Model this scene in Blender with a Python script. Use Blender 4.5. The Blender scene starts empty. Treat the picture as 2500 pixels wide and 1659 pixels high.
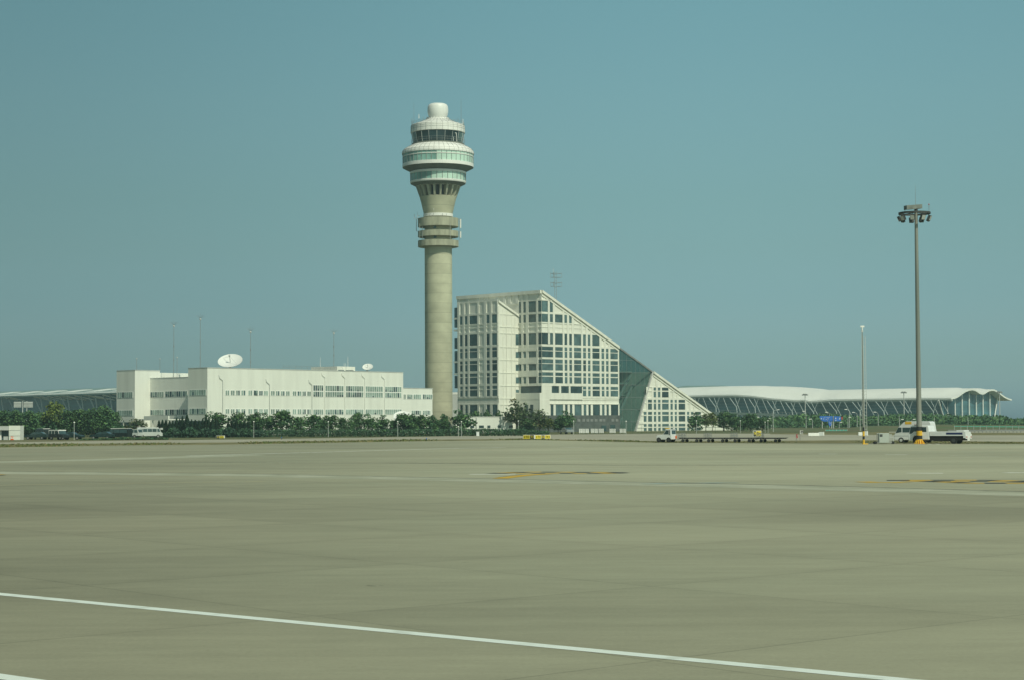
import bpy, math, random
from mathutils import Vector, Matrix
SC = bpy.context.scene
R = math.radians
# ------------------------------------------------------------------ camera
CAM = Vector((0, 0, 3.0)); FPX = 4514.0
PITCH = math.atan((1027 - 829.5) / FPX); ROLL = -0.005
cd = bpy.data.cameras.new('camera'); cam = bpy.data.objects.new('camera', cd); SC.collection.objects.link(cam)
cd.sensor_width = 36; cd.lens = FPX / 2500 * 36; cd.clip_start = 0.5; cd.clip_end = 9000
RM = Matrix.Rotation(math.pi / 2 + PITCH, 3, 'X') @ Matrix.Rotation(ROLL, 3, 'Z')
cam.matrix_world = Matrix.Translation(CAM) @ RM.to_4x4()
SC.camera = cam
# ------------------------------------------------------------------ sky, sun, exposure
SUN_AZ, SUN_EL = R(33), R(46)          # behind the camera, a little to the right
S = Vector((math.sin(SUN_AZ) * math.cos(SUN_EL), -math.cos(SUN_AZ) * math.cos(SUN_EL), math.sin(SUN_EL)))
w = bpy.data.worlds.new('World'); SC.world = w; w.use_nodes = True
nt = w.node_tree; bg = nt.nodes['Background']
sky = nt.nodes.new('ShaderNodeTexSky'); sky.sky_type = 'NISHITA'; sky.sun_disc = False
sky.sun_elevation = SUN_EL; sky.sun_rotation = math.pi - SUN_AZ
sky.air_density = 1.0; sky.dust_density = 1.5; sky.ozone_density = 1.0; sky.altitude = 0
tint = nt.nodes.new('ShaderNodeMix'); tint.data_type = 'RGBA'; tint.blend_type = 'MULTIPLY'; tint.inputs[0].default_value = 1
# clear teal haze towards the horizon: the tint of the sky changes with its height
tcw = nt.nodes.new('ShaderNodeTexCoord'); spw = nt.nodes.new('ShaderNodeSeparateXYZ'); nt.links.new(tcw.outputs['Generated'], spw.inputs[0])
rmp = nt.nodes.new('ShaderNodeValToRGB'); rmp.color_ramp.interpolation = 'LINEAR'; nt.links.new(spw.outputs[2], rmp.inputs[0])
for i, (ps, cl) in enumerate(((0.01, (1.06, 1.70, 2.08)), (.022, (.937, 1.475, 1.771)), (.0274, (.857, 1.363, 1.609)), (.0382, (.797, 1.236, 1.443)), (.049, (.783, 1.182, 1.355)), (.0651, (.747, 1.126, 1.222)), (.0919, (.775, 1.12, 1.07)), (.1185, (.815, 1.16, 1.02)), (.1448, (.885, 1.24, 1.05)), (.1709, (.94, 1.32, 1.085)), (.2218, (1.0, 1.45, 1.14)), (.6, (.80, 1.05, .83)))):
    el_ = rmp.color_ramp.elements[i] if i < 2 else rmp.color_ramp.elements.new(ps)
    el_.position = ps; el_.color = (*cl, 1)
hz_ = nt.nodes.new('ShaderNodeMapRange'); hz_.interpolation_type = 'SMOOTHSTEP'; hz_.inputs[1].default_value = -.36; hz_.inputs[2].default_value = .16; hz_.inputs[3].default_value = .66; hz_.inputs[4].default_value = 1.03; nt.links.new(spw.outputs[0], hz_.inputs[0])
tm_ = nt.nodes.new('ShaderNodeMix'); tm_.data_type = 'RGBA'; tm_.blend_type = 'MULTIPLY'; tm_.inputs[0].default_value = 1
nt.links.new(rmp.outputs[0], tm_.inputs[6]); nt.links.new(hz_.outputs[0], tm_.inputs[7]); nt.links.new(tm_.outputs[2], tint.inputs[7])
nt.links.new(sky.outputs[0], tint.inputs[6]); nt.links.new(tint.outputs[2], bg.inputs[0])
bg.inputs[1].default_value = 0.07
sl = bpy.data.lights.new('sun', 'SUN'); sl.energy = 3.1; sl.angle = R(0.55); sl.color = (1.0, 0.99, 0.79)
so = bpy.data.objects.new('sun', sl); SC.collection.objects.link(so)
so.rotation_euler = (-S).to_track_quat('-Z', 'Y').to_euler(); so.location = (0, -50, 100)
SC.view_settings.view_transform = 'Standard'; SC.view_settings.look = 'None'
SC.view_settings.exposure = 0; SC.view_settings.gamma = 1

# ------------------------------------------------------------------ helpers
def ray(px, py):
    return RM @ Vector(((px - 1250) / FPX, -(py - 829.5) / FPX, -1))
def at(px, py, D):                     # point at ground distance D seen at that place
    d = ray(px, py); return CAM + d * (D / d.y)
def ground(px, py, z=0.0):
    d = ray(px, py); t = (z - CAM.z) / d.z; return CAM + d * t
def crop(x0, y0, s):
    return lambda x, y: (x0 + x / s, y0 + y / s)
c1 = crop(950, 230, 6.272); c2 = crop(950, 440, 6.272); c3 = crop(950, 640, 3.564); c4 = crop(1090, 680, 3.92)
c5 = crop(1480, 820, 6.031); c6 = crop(0, 820, 5.6); c7 = crop(260, 740, 4.479); c8 = crop(620, 780, 5.059)
r1 = crop(1580, 900, 5.9075); r2 = crop(1960, 920, 7.384); r3 = crop(2160, 920, 6.95); r4 = crop(2140, 430, 7.84)
r5 = crop(2050, 760, 4.75); r6 = crop(1000, 1000, 4.726); r7 = crop(2000, 1050, 4.726); r8 = crop(0, 1060, 3.938)
q7 = crop(1820, 1020, 7.877); q5 = crop(0, 1000, 17.42); q3 = crop(50, 1020, 11.815); q4 = crop(230, 1020, 11.815); q8 = crop(1250, 640, 9.8)

LOC = {}
class MB:
    def __init__(s): s.V = []; s.F = []; s.M = []
    def add(s, vs, fs, m=0):
        o = len(s.V); s.V += [tuple(v) for v in vs]
        for f in fs: s.F.append(tuple(i + o for i in f)); s.M.append(m)
        return s
    def hexa(s, b, t, m=0):            # four bottom points, four top points
        return s.add(list(b) + list(t), [(3, 2, 1, 0), (4, 5, 6, 7), (0, 1, 5, 4), (1, 2, 6, 5), (2, 3, 7, 6), (3, 0, 4, 7)], m)
    def box(s, x0, x1, y0, y1, z0, z1, m=0):
        return s.hexa([(x0, y0, z0), (x1, y0, z0), (x1, y1, z0), (x0, y1, z0)], [(x0, y0, z1), (x1, y0, z1), (x1, y1, z1), (x0, y1, z1)], m)
    def tube(s, p, q, r, r2=None, n=8, m=0, cap=True):
        p = Vector(p); q = Vector(q); r2 = r if r2 is None else r2
        d = (q - p).normalized(); a = d.orthogonal().normalized(); b = d.cross(a)
        vs = []
        for c, rr in ((p, r), (q, r2)):
            for i in range(n):
                t = 2 * math.pi * i / n; vs.append(c + (a * math.cos(t) + b * math.sin(t)) * rr)
        fs = [(i, (i + 1) % n, n + (i + 1) % n, n + i) for i in range(n)]
        if cap: fs += [tuple(range(n))[::-1], tuple(range(n, 2 * n))]
        return s.add(vs, fs, m)
    def path(s, pts, r, n=6, m=0):
        for a, b in zip(pts, pts[1:]): s.tube(a, b, r, n=n, m=m)
        return s
    def lathe(s, prof, c=(0, 0), n=48, m=0, z0=0):
        vs = []; k = len(prof)
        for i in range(n):
            t = 2 * math.pi * i / n
            for r, z in prof: vs.append((c[0] + r * math.cos(t), c[1] + r * math.sin(t), z + z0))
        fs = []
        for i in range(n):
            j = (i + 1) % n
            for a in range(k - 1): fs.append((i * k + a, j * k + a, j * k + a + 1, i * k + a + 1))
        return s.add(vs, fs, m)
    def prism(s, pts, vec, m=0):
        pts = [Vector(p) for p in pts]; vec = Vector(vec); n = len(pts)
        vs = pts + [p + vec for p in pts]
        fs = [tuple(range(n))[::-1], tuple(range(n, 2 * n))] + [(i, (i + 1) % n, n + (i + 1) % n, n + i) for i in range(n)]
        return s.add(vs, fs, m)
    def ball(s, c, r, n=8, m=0, sz=1):
        pr = [(max(1e-3, r * math.sin(math.pi * i / n)), -r * sz * math.cos(math.pi * i / n)) for i in range(n + 1)]
        return s.lathe(pr, (c[0], c[1]), n * 2, m, c[2])
    def mesh(s, name, mats, L=(0, 0, 0), smooth=False):
        me = bpy.data.meshes.new(name)
        me.from_pydata([(v[0] - L[0], v[1] - L[1], v[2] - L[2]) for v in s.V], [], s.F)
        for m in (mats if isinstance(mats, (list, tuple)) else [mats]): me.materials.append(m)
        me.polygons.foreach_set('material_index', s.M)
        import bmesh
        if len(s.F) < 4000:
            bm = bmesh.new(); bm.from_mesh(me); bmesh.ops.recalc_face_normals(bm, faces=bm.faces); bm.to_mesh(me); bm.free()
        if smooth:
            me.shade_smooth()
            try: me.set_sharp_from_angle(angle=R(35))
            except Exception: pass
        me.update(); return me
    def build(s, name, mats, parent=None, smooth=False, kind=None, bevel=0, label=None):
        L = LOC[parent.name] if parent else (0, 0, 0)
        o = bpy.data.objects.new(name, s.mesh(name, mats, L, smooth)); SC.collection.objects.link(o)
        if parent: o.parent = parent
        LOC[o.name] = L
        if kind: o['kind'] = kind
        if label: o['label'] = label
        if bevel:
            md = o.modifiers.new('bevel', 'BEVEL'); md.width = bevel; md.segments = 2; md.limit_method = 'ANGLE'
        return o
def tag(o, label, cat, group=None, kind=None):
    o['label'] = label; o['category'] = cat
    if group: o['group'] = group
    if kind: o['kind'] = kind
    return o
def thing(name, label, cat, loc=(0, 0, 0), group=None):
    o = bpy.data.objects.new(name, None); SC.collection.objects.link(o); o.location = loc; o.empty_display_size = 0.5
    LOC[o.name] = tuple(loc); return tag(o, label, cat, group)
def single(mb, name, mats, label, cat, group=None, kind=None, smooth=False, loc=None):
    if loc is None:
        xs = [v[0] for v in mb.V]; ys = [v[1] for v in mb.V]; zs = [v[2] for v in mb.V]
        loc = ((min(xs) + max(xs)) / 2, (min(ys) + max(ys)) / 2, min(zs))
    o = bpy.data.objects.new(name, mb.mesh(name, mats, loc, smooth)); SC.collection.objects.link(o); o.location = loc
    LOC[o.name] = tuple(loc); return tag(o, label, cat, group, kind)
def kids(o): return [c for c in SC.collection.objects if c.parent == o]
def dup(o, label=None, loc=None, rz=None, sc=None):
    def cp(a, par):
        b = a.copy(); SC.collection.objects.link(b); b.parent = par
        for ch in list(a.children): cp(ch, b)
        return b
    r = cp(o, None)
    if label: r['label'] = label
    if loc is not None: r.location = loc
    if rz is not None: r.rotation_euler.z = rz
    if sc is not None: r.scale = sc
    return r
class Frame:                           # a vertical facade: u along it, z up, off = proud of it
    def __init__(s, O, e, n):
        s.O = Vector((O[0], O[1])); s.e = Vector(e).normalized(); s.n = Vector(n).normalized()
    def P(s, u, z, off=0.0):
        q = s.O + s.e * u + s.n * off; return Vector((q.x, q.y, z))
    def uv(s, px, py, off=0.0):
        d = ray(px, py); o = s.O + s.n * off
        t = ((o.x - CAM.x) * s.n.x + (o.y - CAM.y) * s.n.y) / (d.x * s.n.x + d.y * s.n.y)
        p = CAM + d * t; return ((p.x - s.O.x) * s.e.x + (p.y - s.O.y) * s.e.y, p.z)
    def box(s, mb, u0, u1, z0, z1, o0, o1, m=0):
        return mb.hexa([s.P(u0, z0, o0), s.P(u1, z0, o0), s.P(u1, z0, o1), s.P(u0, z0, o1)],
                       [s.P(u0, z1, o0), s.P(u1, z1, o0), s.P(u1, z1, o1), s.P(u0, z1, o1)], m)

# ------------------------------------------------------------------ materials
def mat(name, col, rough=0.7, var=0.12, scale=1.0, metal=0.0, spec=0.4, bump=0.0, stretch=(1, 1, 1), detail=4, tint2=None, lo=.35, hi=.65, rnd=0.0):
    m = bpy.data.materials.new(name); m.use_nodes = True; n = m.node_tree; b = n.nodes['Principled BSDF']
    b.inputs['Roughness'].default_value = rough; b.inputs['Metallic'].default_value = metal; b.inputs['Specular IOR Level'].default_value = spec
    tc = n.nodes.new('ShaderNodeTexCoord'); mp = n.nodes.new('ShaderNodeMapping'); mp.inputs['Scale'].default_value = stretch
    nz = n.nodes.new('ShaderNodeTexNoise'); nz.inputs['Scale'].default_value = scale; nz.inputs['Detail'].default_value = detail
    cr = n.nodes.new('ShaderNodeValToRGB')
    a = [c * (1 - var) for c in col]; z = tint2 if tint2 else [c * (1 + var) for c in col]
    cr.color_ramp.elements[0].position = lo; cr.color_ramp.elements[1].position = hi
    cr.color_ramp.elements[0].color = (*a, 1); cr.color_ramp.elements[1].color = (*z, 1)
    n.links.new(tc.outputs['Object'], mp.inputs[0]); n.links.new(mp.outputs[0], nz.inputs['Vector']); n.links.new(nz.outputs[0], cr.inputs[0])
    out = cr.outputs[0]
    if rnd:
        oi = n.nodes.new('ShaderNodeObjectInfo'); hv = n.nodes.new('ShaderNodeHueSaturation')
        ma = n.nodes.new('ShaderNodeMath'); ma.operation = 'MULTIPLY_ADD'; ma.inputs[1].default_value = rnd; ma.inputs[2].default_value = 1 - rnd / 2
        n.links.new(oi.outputs['Random'], ma.inputs[0]); n.links.new(ma.outputs[0], hv.inputs['Value']); n.links.new(out, hv.inputs['Color']); out = hv.outputs[0]
    n.links.new(out, b.inputs['Base Color'])
    if bump:
        bp = n.nodes.new('ShaderNodeBump'); bp.inputs['Strength'].default_value = bump; n.links.new(nz.outputs[0], bp.inputs['Height']); n.links.new(bp.outputs[0], b.inputs['Normal'])
    return m
def glassy(name, col, rough=0.12, var=0.25, scale=0.6, rnd=0.5, spec=0.5):
    return mat(name, col, rough, var, scale, 0.0, spec, rnd=rnd)
WALL = mat('cream_cladding', (0.74, 0.74, 0.66), 0.75, 0.06, 0.8, stretch=(1, 1, .12))
WHITE = mat('white_render', (0.725, 0.735, 0.675), 0.8, 0.055, 0.55, stretch=(1, 1, .10), detail=6, lo=.3, hi=.6)
TRIM = mat('white_paint', (0.80, 0.80, 0.76), 0.5, 0.04, 0.6)
DISH = mat('dish_paint', (0.76, 0.77, 0.74), 0.4, 0.02, 0.5)
GLASS = glassy('window_glass', (0.075, 0.13, 0.135))
GLASS2 = glassy('curtained_glass', (0.26, 0.35, 0.31), 0.25)
GLASS3 = glassy('dark_glass', (0.04, 0.075, 0.08))
TGLASS = glassy('green_tower_glass', (0.22, 0.40, 0.35), 0.10, 0.3, 0.25, 0)
TGLASS_LIT = glassy('sunside_tower_glass', (0.50, 0.68, 0.58), 0.12, 0.15, 0.25, 0)  # paler copy of the tower glass, sunlit brightness put into its colour
CABGL = glassy('cab_glass', (0.02, 0.045, 0.055), 0.06, 0.4, 0.2, 0)
STONE = mat('dark_stone', (0.10, 0.115, 0.11), 0.6, 0.2, 0.8)
GREY = mat('grey_metal', (0.28, 0.29, 0.28), 0.5, 0.12, 1.0, 0.3)
LGREY = mat('light_grey_steel', (0.50, 0.52, 0.50), 0.5, 0.08, 0.5)
DARK = mat('dark_steel', (0.05, 0.055, 0.055), 0.6, 0.2, 2)
BLACK = mat('black_rubber', (0.02, 0.02, 0.02), 0.85, 0.2, 3)
POLE = mat('galvanised_pole', (0.24, 0.265, 0.24), 0.5, 0.2, 0.5, 0.2, stretch=(3, 3, .15), tint2=(0.31, 0.31, 0.27))
YEL = mat('yellow_paint', (0.72, 0.43, 0.03), 0.5, 0.12, 2)
SIGNY = mat('sign_yellow', (0.75, 0.60, 0.03), 0.45, 0.05, 2)
BLK = mat('black_paint', (0.025, 0.027, 0.027), 0.5, 0.1, 2)
RED = mat('red_paint', (0.42, 0.03, 0.03), 0.5, 0.1, 2)
ORANGE = mat('orange_plastic', (0.75, 0.13, 0.02), 0.5, 0.1, 2)
BLUE = mat('sign_blue', (0.03, 0.15, 0.55), 0.45, 0.15, 0.6)
NAVY = mat('navy_paint', (0.02, 0.03, 0.12), 0.4, 0.1, 1)
VWHITE = mat('vehicle_white', (0.74, 0.76, 0.75), 0.3, 0.03, 0.8, spec=0.5)
VDARK = mat('vehicle_dark', (0.015, 0.024, 0.025), 0.25, 0.1, 0.8, spec=0.5)
VGREY = mat('vehicle_silver', (0.30, 0.33, 0.34), 0.3, 0.1, 0.8, 0.3)
VGREEN = mat('vehicle_green', (0.016, 0.036, 0.036), 0.3, 0.1, 0.8)
BARK = mat('bark', (0.09, 0.075, 0.055), 0.9, 0.3, 3)
def leaf(name, c):
    m = mat(name, c, 0.7, 0.35, 0.9, spec=0.25, rnd=0.3); return m
LEAF = [leaf('leaf_mid', (0.073, 0.15, 0.062)), leaf('leaf_dark', (0.045, 0.105, 0.052)), leaf('leaf_light', (0.10, 0.185, 0.065))]
CYP = [leaf('cypress_mid', (0.038, 0.085, 0.05)), leaf('cypress_dark', (0.028, 0.066, 0.042)), leaf('cypress_light', (0.045, 0.08, 0.035))]
YLEAF = [leaf('yellow_leaf_mid', (0.10, 0.14, 0.035)), leaf('yellow_leaf_dark', (0.05, 0.085, 0.03)), leaf('yellow_leaf_light', (0.15, 0.19, 0.05))]
BLEAF = [leaf('brown_leaf_mid', (0.082, 0.12, 0.05)), leaf('brown_leaf_dark', (0.055, 0.09, 0.042)), leaf('brown_leaf_light', (0.135, 0.135, 0.06))]
FENCE = mat('green_mesh', (0.04, 0.085, 0.055), 0.7, 0.35, 0.4)
TEAL = mat('teal_fence_paint', (0.10, 0.38, 0.30), 0.6, 0.1, 1)

def tower_concrete():
    m = mat('tower_concrete', (0.47, 0.465, 0.335), 0.85, 0.10, 0.25, stretch=(1, 1, 1.6), bump=0.05); n = m.node_tree; b = n.nodes['Principled BSDF']
    src = b.inputs['Base Color'].links[0].from_socket
    tc = n.nodes.new('ShaderNodeTexCoord'); sp = n.nodes.new('ShaderNodeSeparateXYZ'); n.links.new(tc.outputs['Object'], sp.inputs[0])
    d = n.nodes.new('ShaderNodeMath'); d.operation = 'DIVIDE'; d.inputs[1].default_value = 2.96; n.links.new(sp.outputs[2], d.inputs[0])
    f = n.nodes.new('ShaderNodeMath'); f.operation = 'FRACT'; n.links.new(d.outputs[0], f.inputs[0])
    l = n.nodes.new('ShaderNodeMath'); l.operation = 'LESS_THAN'; l.inputs[1].default_value = 0.055; n.links.new(f.outputs[0], l.inputs[0])
    fl = n.nodes.new('ShaderNodeMath'); fl.operation = 'FLOOR'; n.links.new(d.outputs[0], fl.inputs[0])
    wn = n.nodes.new('ShaderNodeTexWhiteNoise'); wn.noise_dimensions = '1D'; n.links.new(fl.outputs[0], wn.inputs['W'])
    v = n.nodes.new('ShaderNodeMath'); v.operation = 'MULTIPLY_ADD'; v.inputs[1].default_value = 0.14; v.inputs[2].default_value = 0.93; n.links.new(wn.outputs[0], v.inputs[0])
    g = n.nodes.new('ShaderNodeMath'); g.operation = 'MULTIPLY_ADD'; g.inputs[1].default_value = -0.22; n.links.new(l.outputs[0], g.inputs[0]); n.links.new(v.outputs[0], g.inputs[2])
    mx = n.nodes.new('ShaderNodeMix'); mx.data_type = 'RGBA'; mx.blend_type = 'MULTIPLY'; mx.inputs[0].default_value = 1
    n.links.new(src, mx.inputs[6]); n.links.new(g.outputs[0], mx.inputs[7]); n.links.new(mx.outputs[2], b.inputs['Base Color'])
    return m
CONC = tower_concrete()
CONC2 = mat('ring_concrete', (0.37, 0.37, 0.275), 0.85, 0.2, 0.9, bump=0.05, stretch=(1, 1, .2))
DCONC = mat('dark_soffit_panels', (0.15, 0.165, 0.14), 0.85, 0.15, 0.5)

def apron_material():
    m = bpy.data.materials.new('apron_concrete'); m.use_nodes = True; n = m.node_tree; b = n.nodes['Principled BSDF']
    b.inputs['Roughness'].default_value = 0.85; b.inputs['Specular IOR Level'].default_value = 0.25
    L = n.links.new
    def M(op, a, bb=None, c=None):
        x = n.nodes.new('ShaderNodeMath'); x.operation = op
        for i, v in enumerate((a, bb, c)):
            if v is None: continue
            if hasattr(v, 'links') or hasattr(v, 'is_linked'): L(v, x.inputs[i])
            else: x.inputs[i].default_value = v
        return x.outputs[0]
    tc = n.nodes.new('ShaderNodeTexCoord')
    def noise(scale, stretch, rot=0, detail=4, rough=.55):
        mp = n.nodes.new('ShaderNodeMapping'); mp.inputs['Scale'].default_value = stretch; mp.inputs['Rotation'].default_value = (0, 0, rot)
        nz = n.nodes.new('ShaderNodeTexNoise'); nz.inputs['Scale'].default_value = scale; nz.inputs['Detail'].default_value = detail; nz.inputs['Roughness'].default_value = rough
        L(tc.outputs['Object'], mp.inputs[0]); L(mp.outputs[0], nz.inputs['Vector']); return nz.outputs[0]
    mp = n.nodes.new('ShaderNodeMapping'); mp.inputs['Rotation'].default_value = (0, 0, R(-41)); mp.inputs['Location'].default_value = (1.9, 2.1, 0)
    L(tc.outputs['Object'], mp.inputs[0]); sp = n.nodes.new('ShaderNodeSeparateXYZ'); L(mp.outputs[0], sp.inputs[0])
    P = 7.4
    wob = M('MULTIPLY', M('SUBTRACT', noise(0.8, (1, 1, 1), 0, 2), 0.5), 0.006)
    ux = M('ADD', M('DIVIDE', sp.outputs[0], P), wob); uy = M('ADD', M('DIVIDE', sp.outputs[1], P), wob)
    def line(u, wd):
        return M('SUBTRACT', 1.0, M('SMOOTH_MIN', M('DIVIDE', M('ABSOLUTE', M('SUBTRACT', M('FRACT', u), 0.5)), wd), 1.0, 0.1))
    ln = M('MAXIMUM', line(ux, 0.0045), line(uy, 0.0045))
    lv = M('MULTIPLY', M('MAXIMUM', ln, 0.0), M('MULTIPLY', noise(0.11, (1, 1, 1), 0, 2), 0.75))
    stain = M('MAXIMUM', line(ux, 0.10), line(uy, 0.10))
    cb = n.nodes.new('ShaderNodeCombineXYZ'); L(M('FLOOR', M('ADD', ux, .5)), cb.inputs[0]); L(M('FLOOR', M('ADD', uy, .5)), cb.inputs[1])
    wn = n.nodes.new('ShaderNodeTexWhiteNoise'); L(cb.outputs[0], wn.inputs['Vector'])
    v = M('MULTIPLY_ADD', wn.outputs[0], 0.09, 0.965)
    big = noise(0.012, (1, 1, 1), 0, 3); mid = noise(0.09, (0.55, 1.3, 1), R(-41), 5, .6); fine = noise(1.4, (0.5, 1.5, 1), 0, 6, .7); grit = noise(14, (1, 1, 1), 0, 3, .7)
    v = M('ADD', v, M('MULTIPLY', M('SUBTRACT', big, .5), 0.35)); v = M('ADD', v, M('MULTIPLY', M('SUBTRACT', mid, .5), 0.38))
    v = M('ADD', v, M('MULTIPLY', M('SUBTRACT', fine, .5), 0.32)); v = M('ADD', v, M('MULTIPLY', M('SUBTRACT', grit, .5), 0.34))
    bands = noise(0.035, (0.16, 1.0, 1), R(6), 4, .55); streak = noise(0.6, (0.10, 1.0, 1), R(-3), 5, .6)
    v = M('ADD', v, M('MULTIPLY', M('SUBTRACT', bands, .5), 0.75)); v = M('ADD', v, M('MULTIPLY', M('SUBTRACT', streak, .5), 0.34))
    v = M('SUBTRACT', v, M('MULTIPLY', lv, 0.75)); v = M('SUBTRACT', v, M('MULTIPLY', M('MAXIMUM', stain, 0), M('MULTIPLY', noise(0.15, (1, 1, 1), .4, 3), 0.09)))
    so_ = n.nodes.new('ShaderNodeSeparateXYZ'); L(tc.outputs['Object'], so_.inputs[0])
    def smooth(val, a, b_, lo, hi):
        x = n.nodes.new('ShaderNodeMapRange'); x.interpolation_type = 'SMOOTHSTEP'; L(val, x.inputs[0])
        for k_, q_ in enumerate((a, b_, lo, hi)): x.inputs[k_ + 1].default_value = q_
        return x.outputs[0]
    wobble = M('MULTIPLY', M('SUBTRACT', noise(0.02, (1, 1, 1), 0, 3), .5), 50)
    v = M('ADD', v, smooth(M('ADD', so_.outputs[1], wobble), 45, 105, 0.0, 0.17)); v = M('SUBTRACT', v, smooth(M('ADD', so_.outputs[0], M('MULTIPLY', wobble, .5)), -22, 8, .24, 0.0))  # window vignetting put into the colour: darker to the left; paler far off
    st_ = M('MULTIPLY', M('MULTIPLY', smooth(M('ADD', so_.outputs[1], M('MULTIPLY', wobble, .35)), 48, 60, 0, 1), smooth(M('ADD', so_.outputs[1], M('MULTIPLY', wobble, .35)), 66, 84, 1, 0)), smooth(so_.outputs[0], -2, 13, 0, 1))
    v = M('SUBTRACT', v, M('MULTIPLY', st_, M('MULTIPLY_ADD', streak, .34, .0)))
    spot = M('GREATER_THAN', noise(0.55, (1, 1, 1), 1.1, 5, .65), 0.715); v = M('SUBTRACT', v, M('MULTIPLY', spot, 0.25))
    cr = n.nodes.new('ShaderNodeMix'); cr.data_type = 'RGBA'; cr.inputs[6].default_value = (0.297, 0.310, 0.222, 1); cr.inputs[7].default_value = (0.325, 0.305, 0.215, 1)
    L(noise(0.05, (1, 1, 1), .7, 4), cr.inputs[0])
    mx = n.nodes.new('ShaderNodeMix'); mx.data_type = 'RGBA'; mx.blend_type = 'MULTIPLY'; mx.inputs[0].default_value = 1
    L(cr.outputs[2], mx.inputs[6]); L(v, mx.inputs[7]); L(mx.outputs[2], b.inputs['Base Color'])
    bp = n.nodes.new('ShaderNodeBump'); bp.inputs['Strength'].default_value = 0.08; L(grit, bp.inputs['Height']); L(bp.outputs[0], b.inputs['Normal'])
    return m
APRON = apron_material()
ROAD = mat('road_concrete', (0.36, 0.34, 0.26), 0.85, 0.10, 0.05)
GRASS = mat('grass', (0.085, 0.12, 0.04), 0.9, 0.35, 0.25, tint2=(0.16, 0.15, 0.06))
GRASS2 = mat('dry_grass', (0.15, 0.15, 0.045), 0.9, 0.4, 0.35, tint2=(0.26, 0.22, 0.10), bump=0.3)
DIRT = mat('brown_dirt', (0.24, 0.19, 0.11), 0.95, 0.25, 0.2, tint2=(0.14, 0.15, 0.06))
def paint(name, col, lo, hi, base=(0.305, 0.31, 0.215), sc=1.2):
    return mat(name, base, 0.7, 0.0, sc, tint2=col, lo=lo, hi=hi, detail=6)
PWHITE = mat('white_line_paint', (0.50, 0.54, 0.47), 0.6, 0.0, 2.2, tint2=(0.74, 0.80, 0.74), lo=.22, hi=.48, detail=8)
PWORN = paint('worn_white_paint', (0.70, 0.71, 0.62), 0.28, 0.5)
PFAINT = paint('faint_pale_paint', (0.45, 0.45, 0.345), 0.3, 0.66, sc=.4)
PYEL = paint('worn_yellow_paint', (0.58, 0.36, 0.03), 0.25, 0.45)
PBLK = paint('worn_black_paint', (0.035, 0.037, 0.036), 0.12, 0.36)
PBLUE = paint('worn_blue_paint', (0.24, 0.36, 0.38), 0.3, 0.7)
PRED = paint('worn_red_paint', (0.42, 0.12, 0.08), 0.3, 0.6)
JOINT = paint('dark_joint_sealant', (0.16, 0.155, 0.115), 0.3, 0.6)

# ------------------------------------------------------------------ the ground
def struct(name, pts, m, z):
    o = MB().add([(p[0], p[1], z) for p in pts], [tuple(range(len(pts)))]).build(name, m, kind='structure'); return o
struct('ground', [(-4500, -300), (4500, -300), (4500, 8500), (-4500, 8500)], GRASS, -0.02)
def strip(name, top, bot, m, z):       # a band on the ground between two image-measured edges, as ground points
    a = [ground(*p) for p in top]; b = [ground(*p) for p in bot]
    mb = MB()
    n = len(a); mb.add([(p.x, p.y, z) for p in a] + [(p.x, p.y, z) for p in b], [(i, i + 1, n + i + 1, n + i) for i in range(n - 1)])
    return mb.build(name, m, kind='structure')
XS = [-400, 0, 300, 600, 1000, 1300, 1600, 1850, 2100, 2500, 2900]
def rows(ys): return list(zip(XS, ys))
ap = [ground(x, y) for x, y in rows([1098, 1091, 1086, 1083, 1076, 1072.5, 1079, 1081, 1081.5, 1082.5, 1084])]
mb = MB(); pts = [(p.x, p.y, 0) for p in ap]
mb.add(pts + [(p[0] * 0.0 + (-260 if i < 1 else 260 if i == len(pts) - 1 else p[0]), -60, 0) for i, p in enumerate(pts)], [(i, i + 1, len(pts) + i + 1, len(pts) + i) for i in range(len(pts) - 1)])
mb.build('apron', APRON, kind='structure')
strip('grass_verge', rows([1086, 1083, 1080.5, 1078, 1071.5, 1070, 1075.5, 1074.5, 1073, 1077, 1078]), rows([1098, 1091, 1086, 1083, 1076, 1072.5, 1079, 1081, 1081.5, 1082.5, 1084]), GRASS2, -0.004)
strip('taxiway', rows([1081, 1078.5, 1074, 1071, 1065, 1060, 1057, 1057, 1058, 1060, 1060]), rows([1086, 1083, 1080.5, 1078, 1071.5, 1070, 1075.5, 1074.5, 1073, 1077, 1078]), ROAD, -0.004)
strip('dirt_verge', [(x, y) for x, y in ((-400, 1074), (0, 1073), (300, 1071), (420, 1069))], [(-400, 1081), (0, 1078.5), (300, 1074), (420, 1073)], DIRT, -0.008)
strip('dry_verge', [(1880, 1056.5), (2100, 1054), (2300, 1050), (2900, 1049)], [(1880, 1058.5), (2100, 1060), (2300, 1061), (2900, 1060)], GRASS2, -0.002)
strip('service_road', [(2170, 1052.2), (2350, 1051.2), (2900, 1051)], [(2170, 1054.5), (2350, 1054.8), (2900, 1055)], ROAD, 0.002)
def ribbon(name, pts, wd, m, z=0.004):
    mb = MB(); n = len(pts); vs = []
    for i, p in enumerate(pts):
        a = pts[max(0, i - 1)]; c = pts[min(n - 1, i + 1)]; d = Vector((c[0] - a[0], c[1] - a[1])).normalized(); q = Vector((-d.y, d.x)) * wd / 2
        vs += [(p[0] + q.x, p[1] + q.y, z), (p[0] - q.x, p[1] - q.y, z)]
    mb.add(vs, [(2 * i, 2 * i + 1, 2 * i + 3, 2 * i + 2) for i in range(n - 1)])
    return mb.build(name, m, kind='structure')
def gl(*pp): return [ground(*p) for p in pp]
a, b = gl((0, 1449), (2250, 1663)); d = (b - a).normalized()
ribbon('white_line', [a - d * 40, b + d * 8], 0.29, PWHITE)
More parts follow.
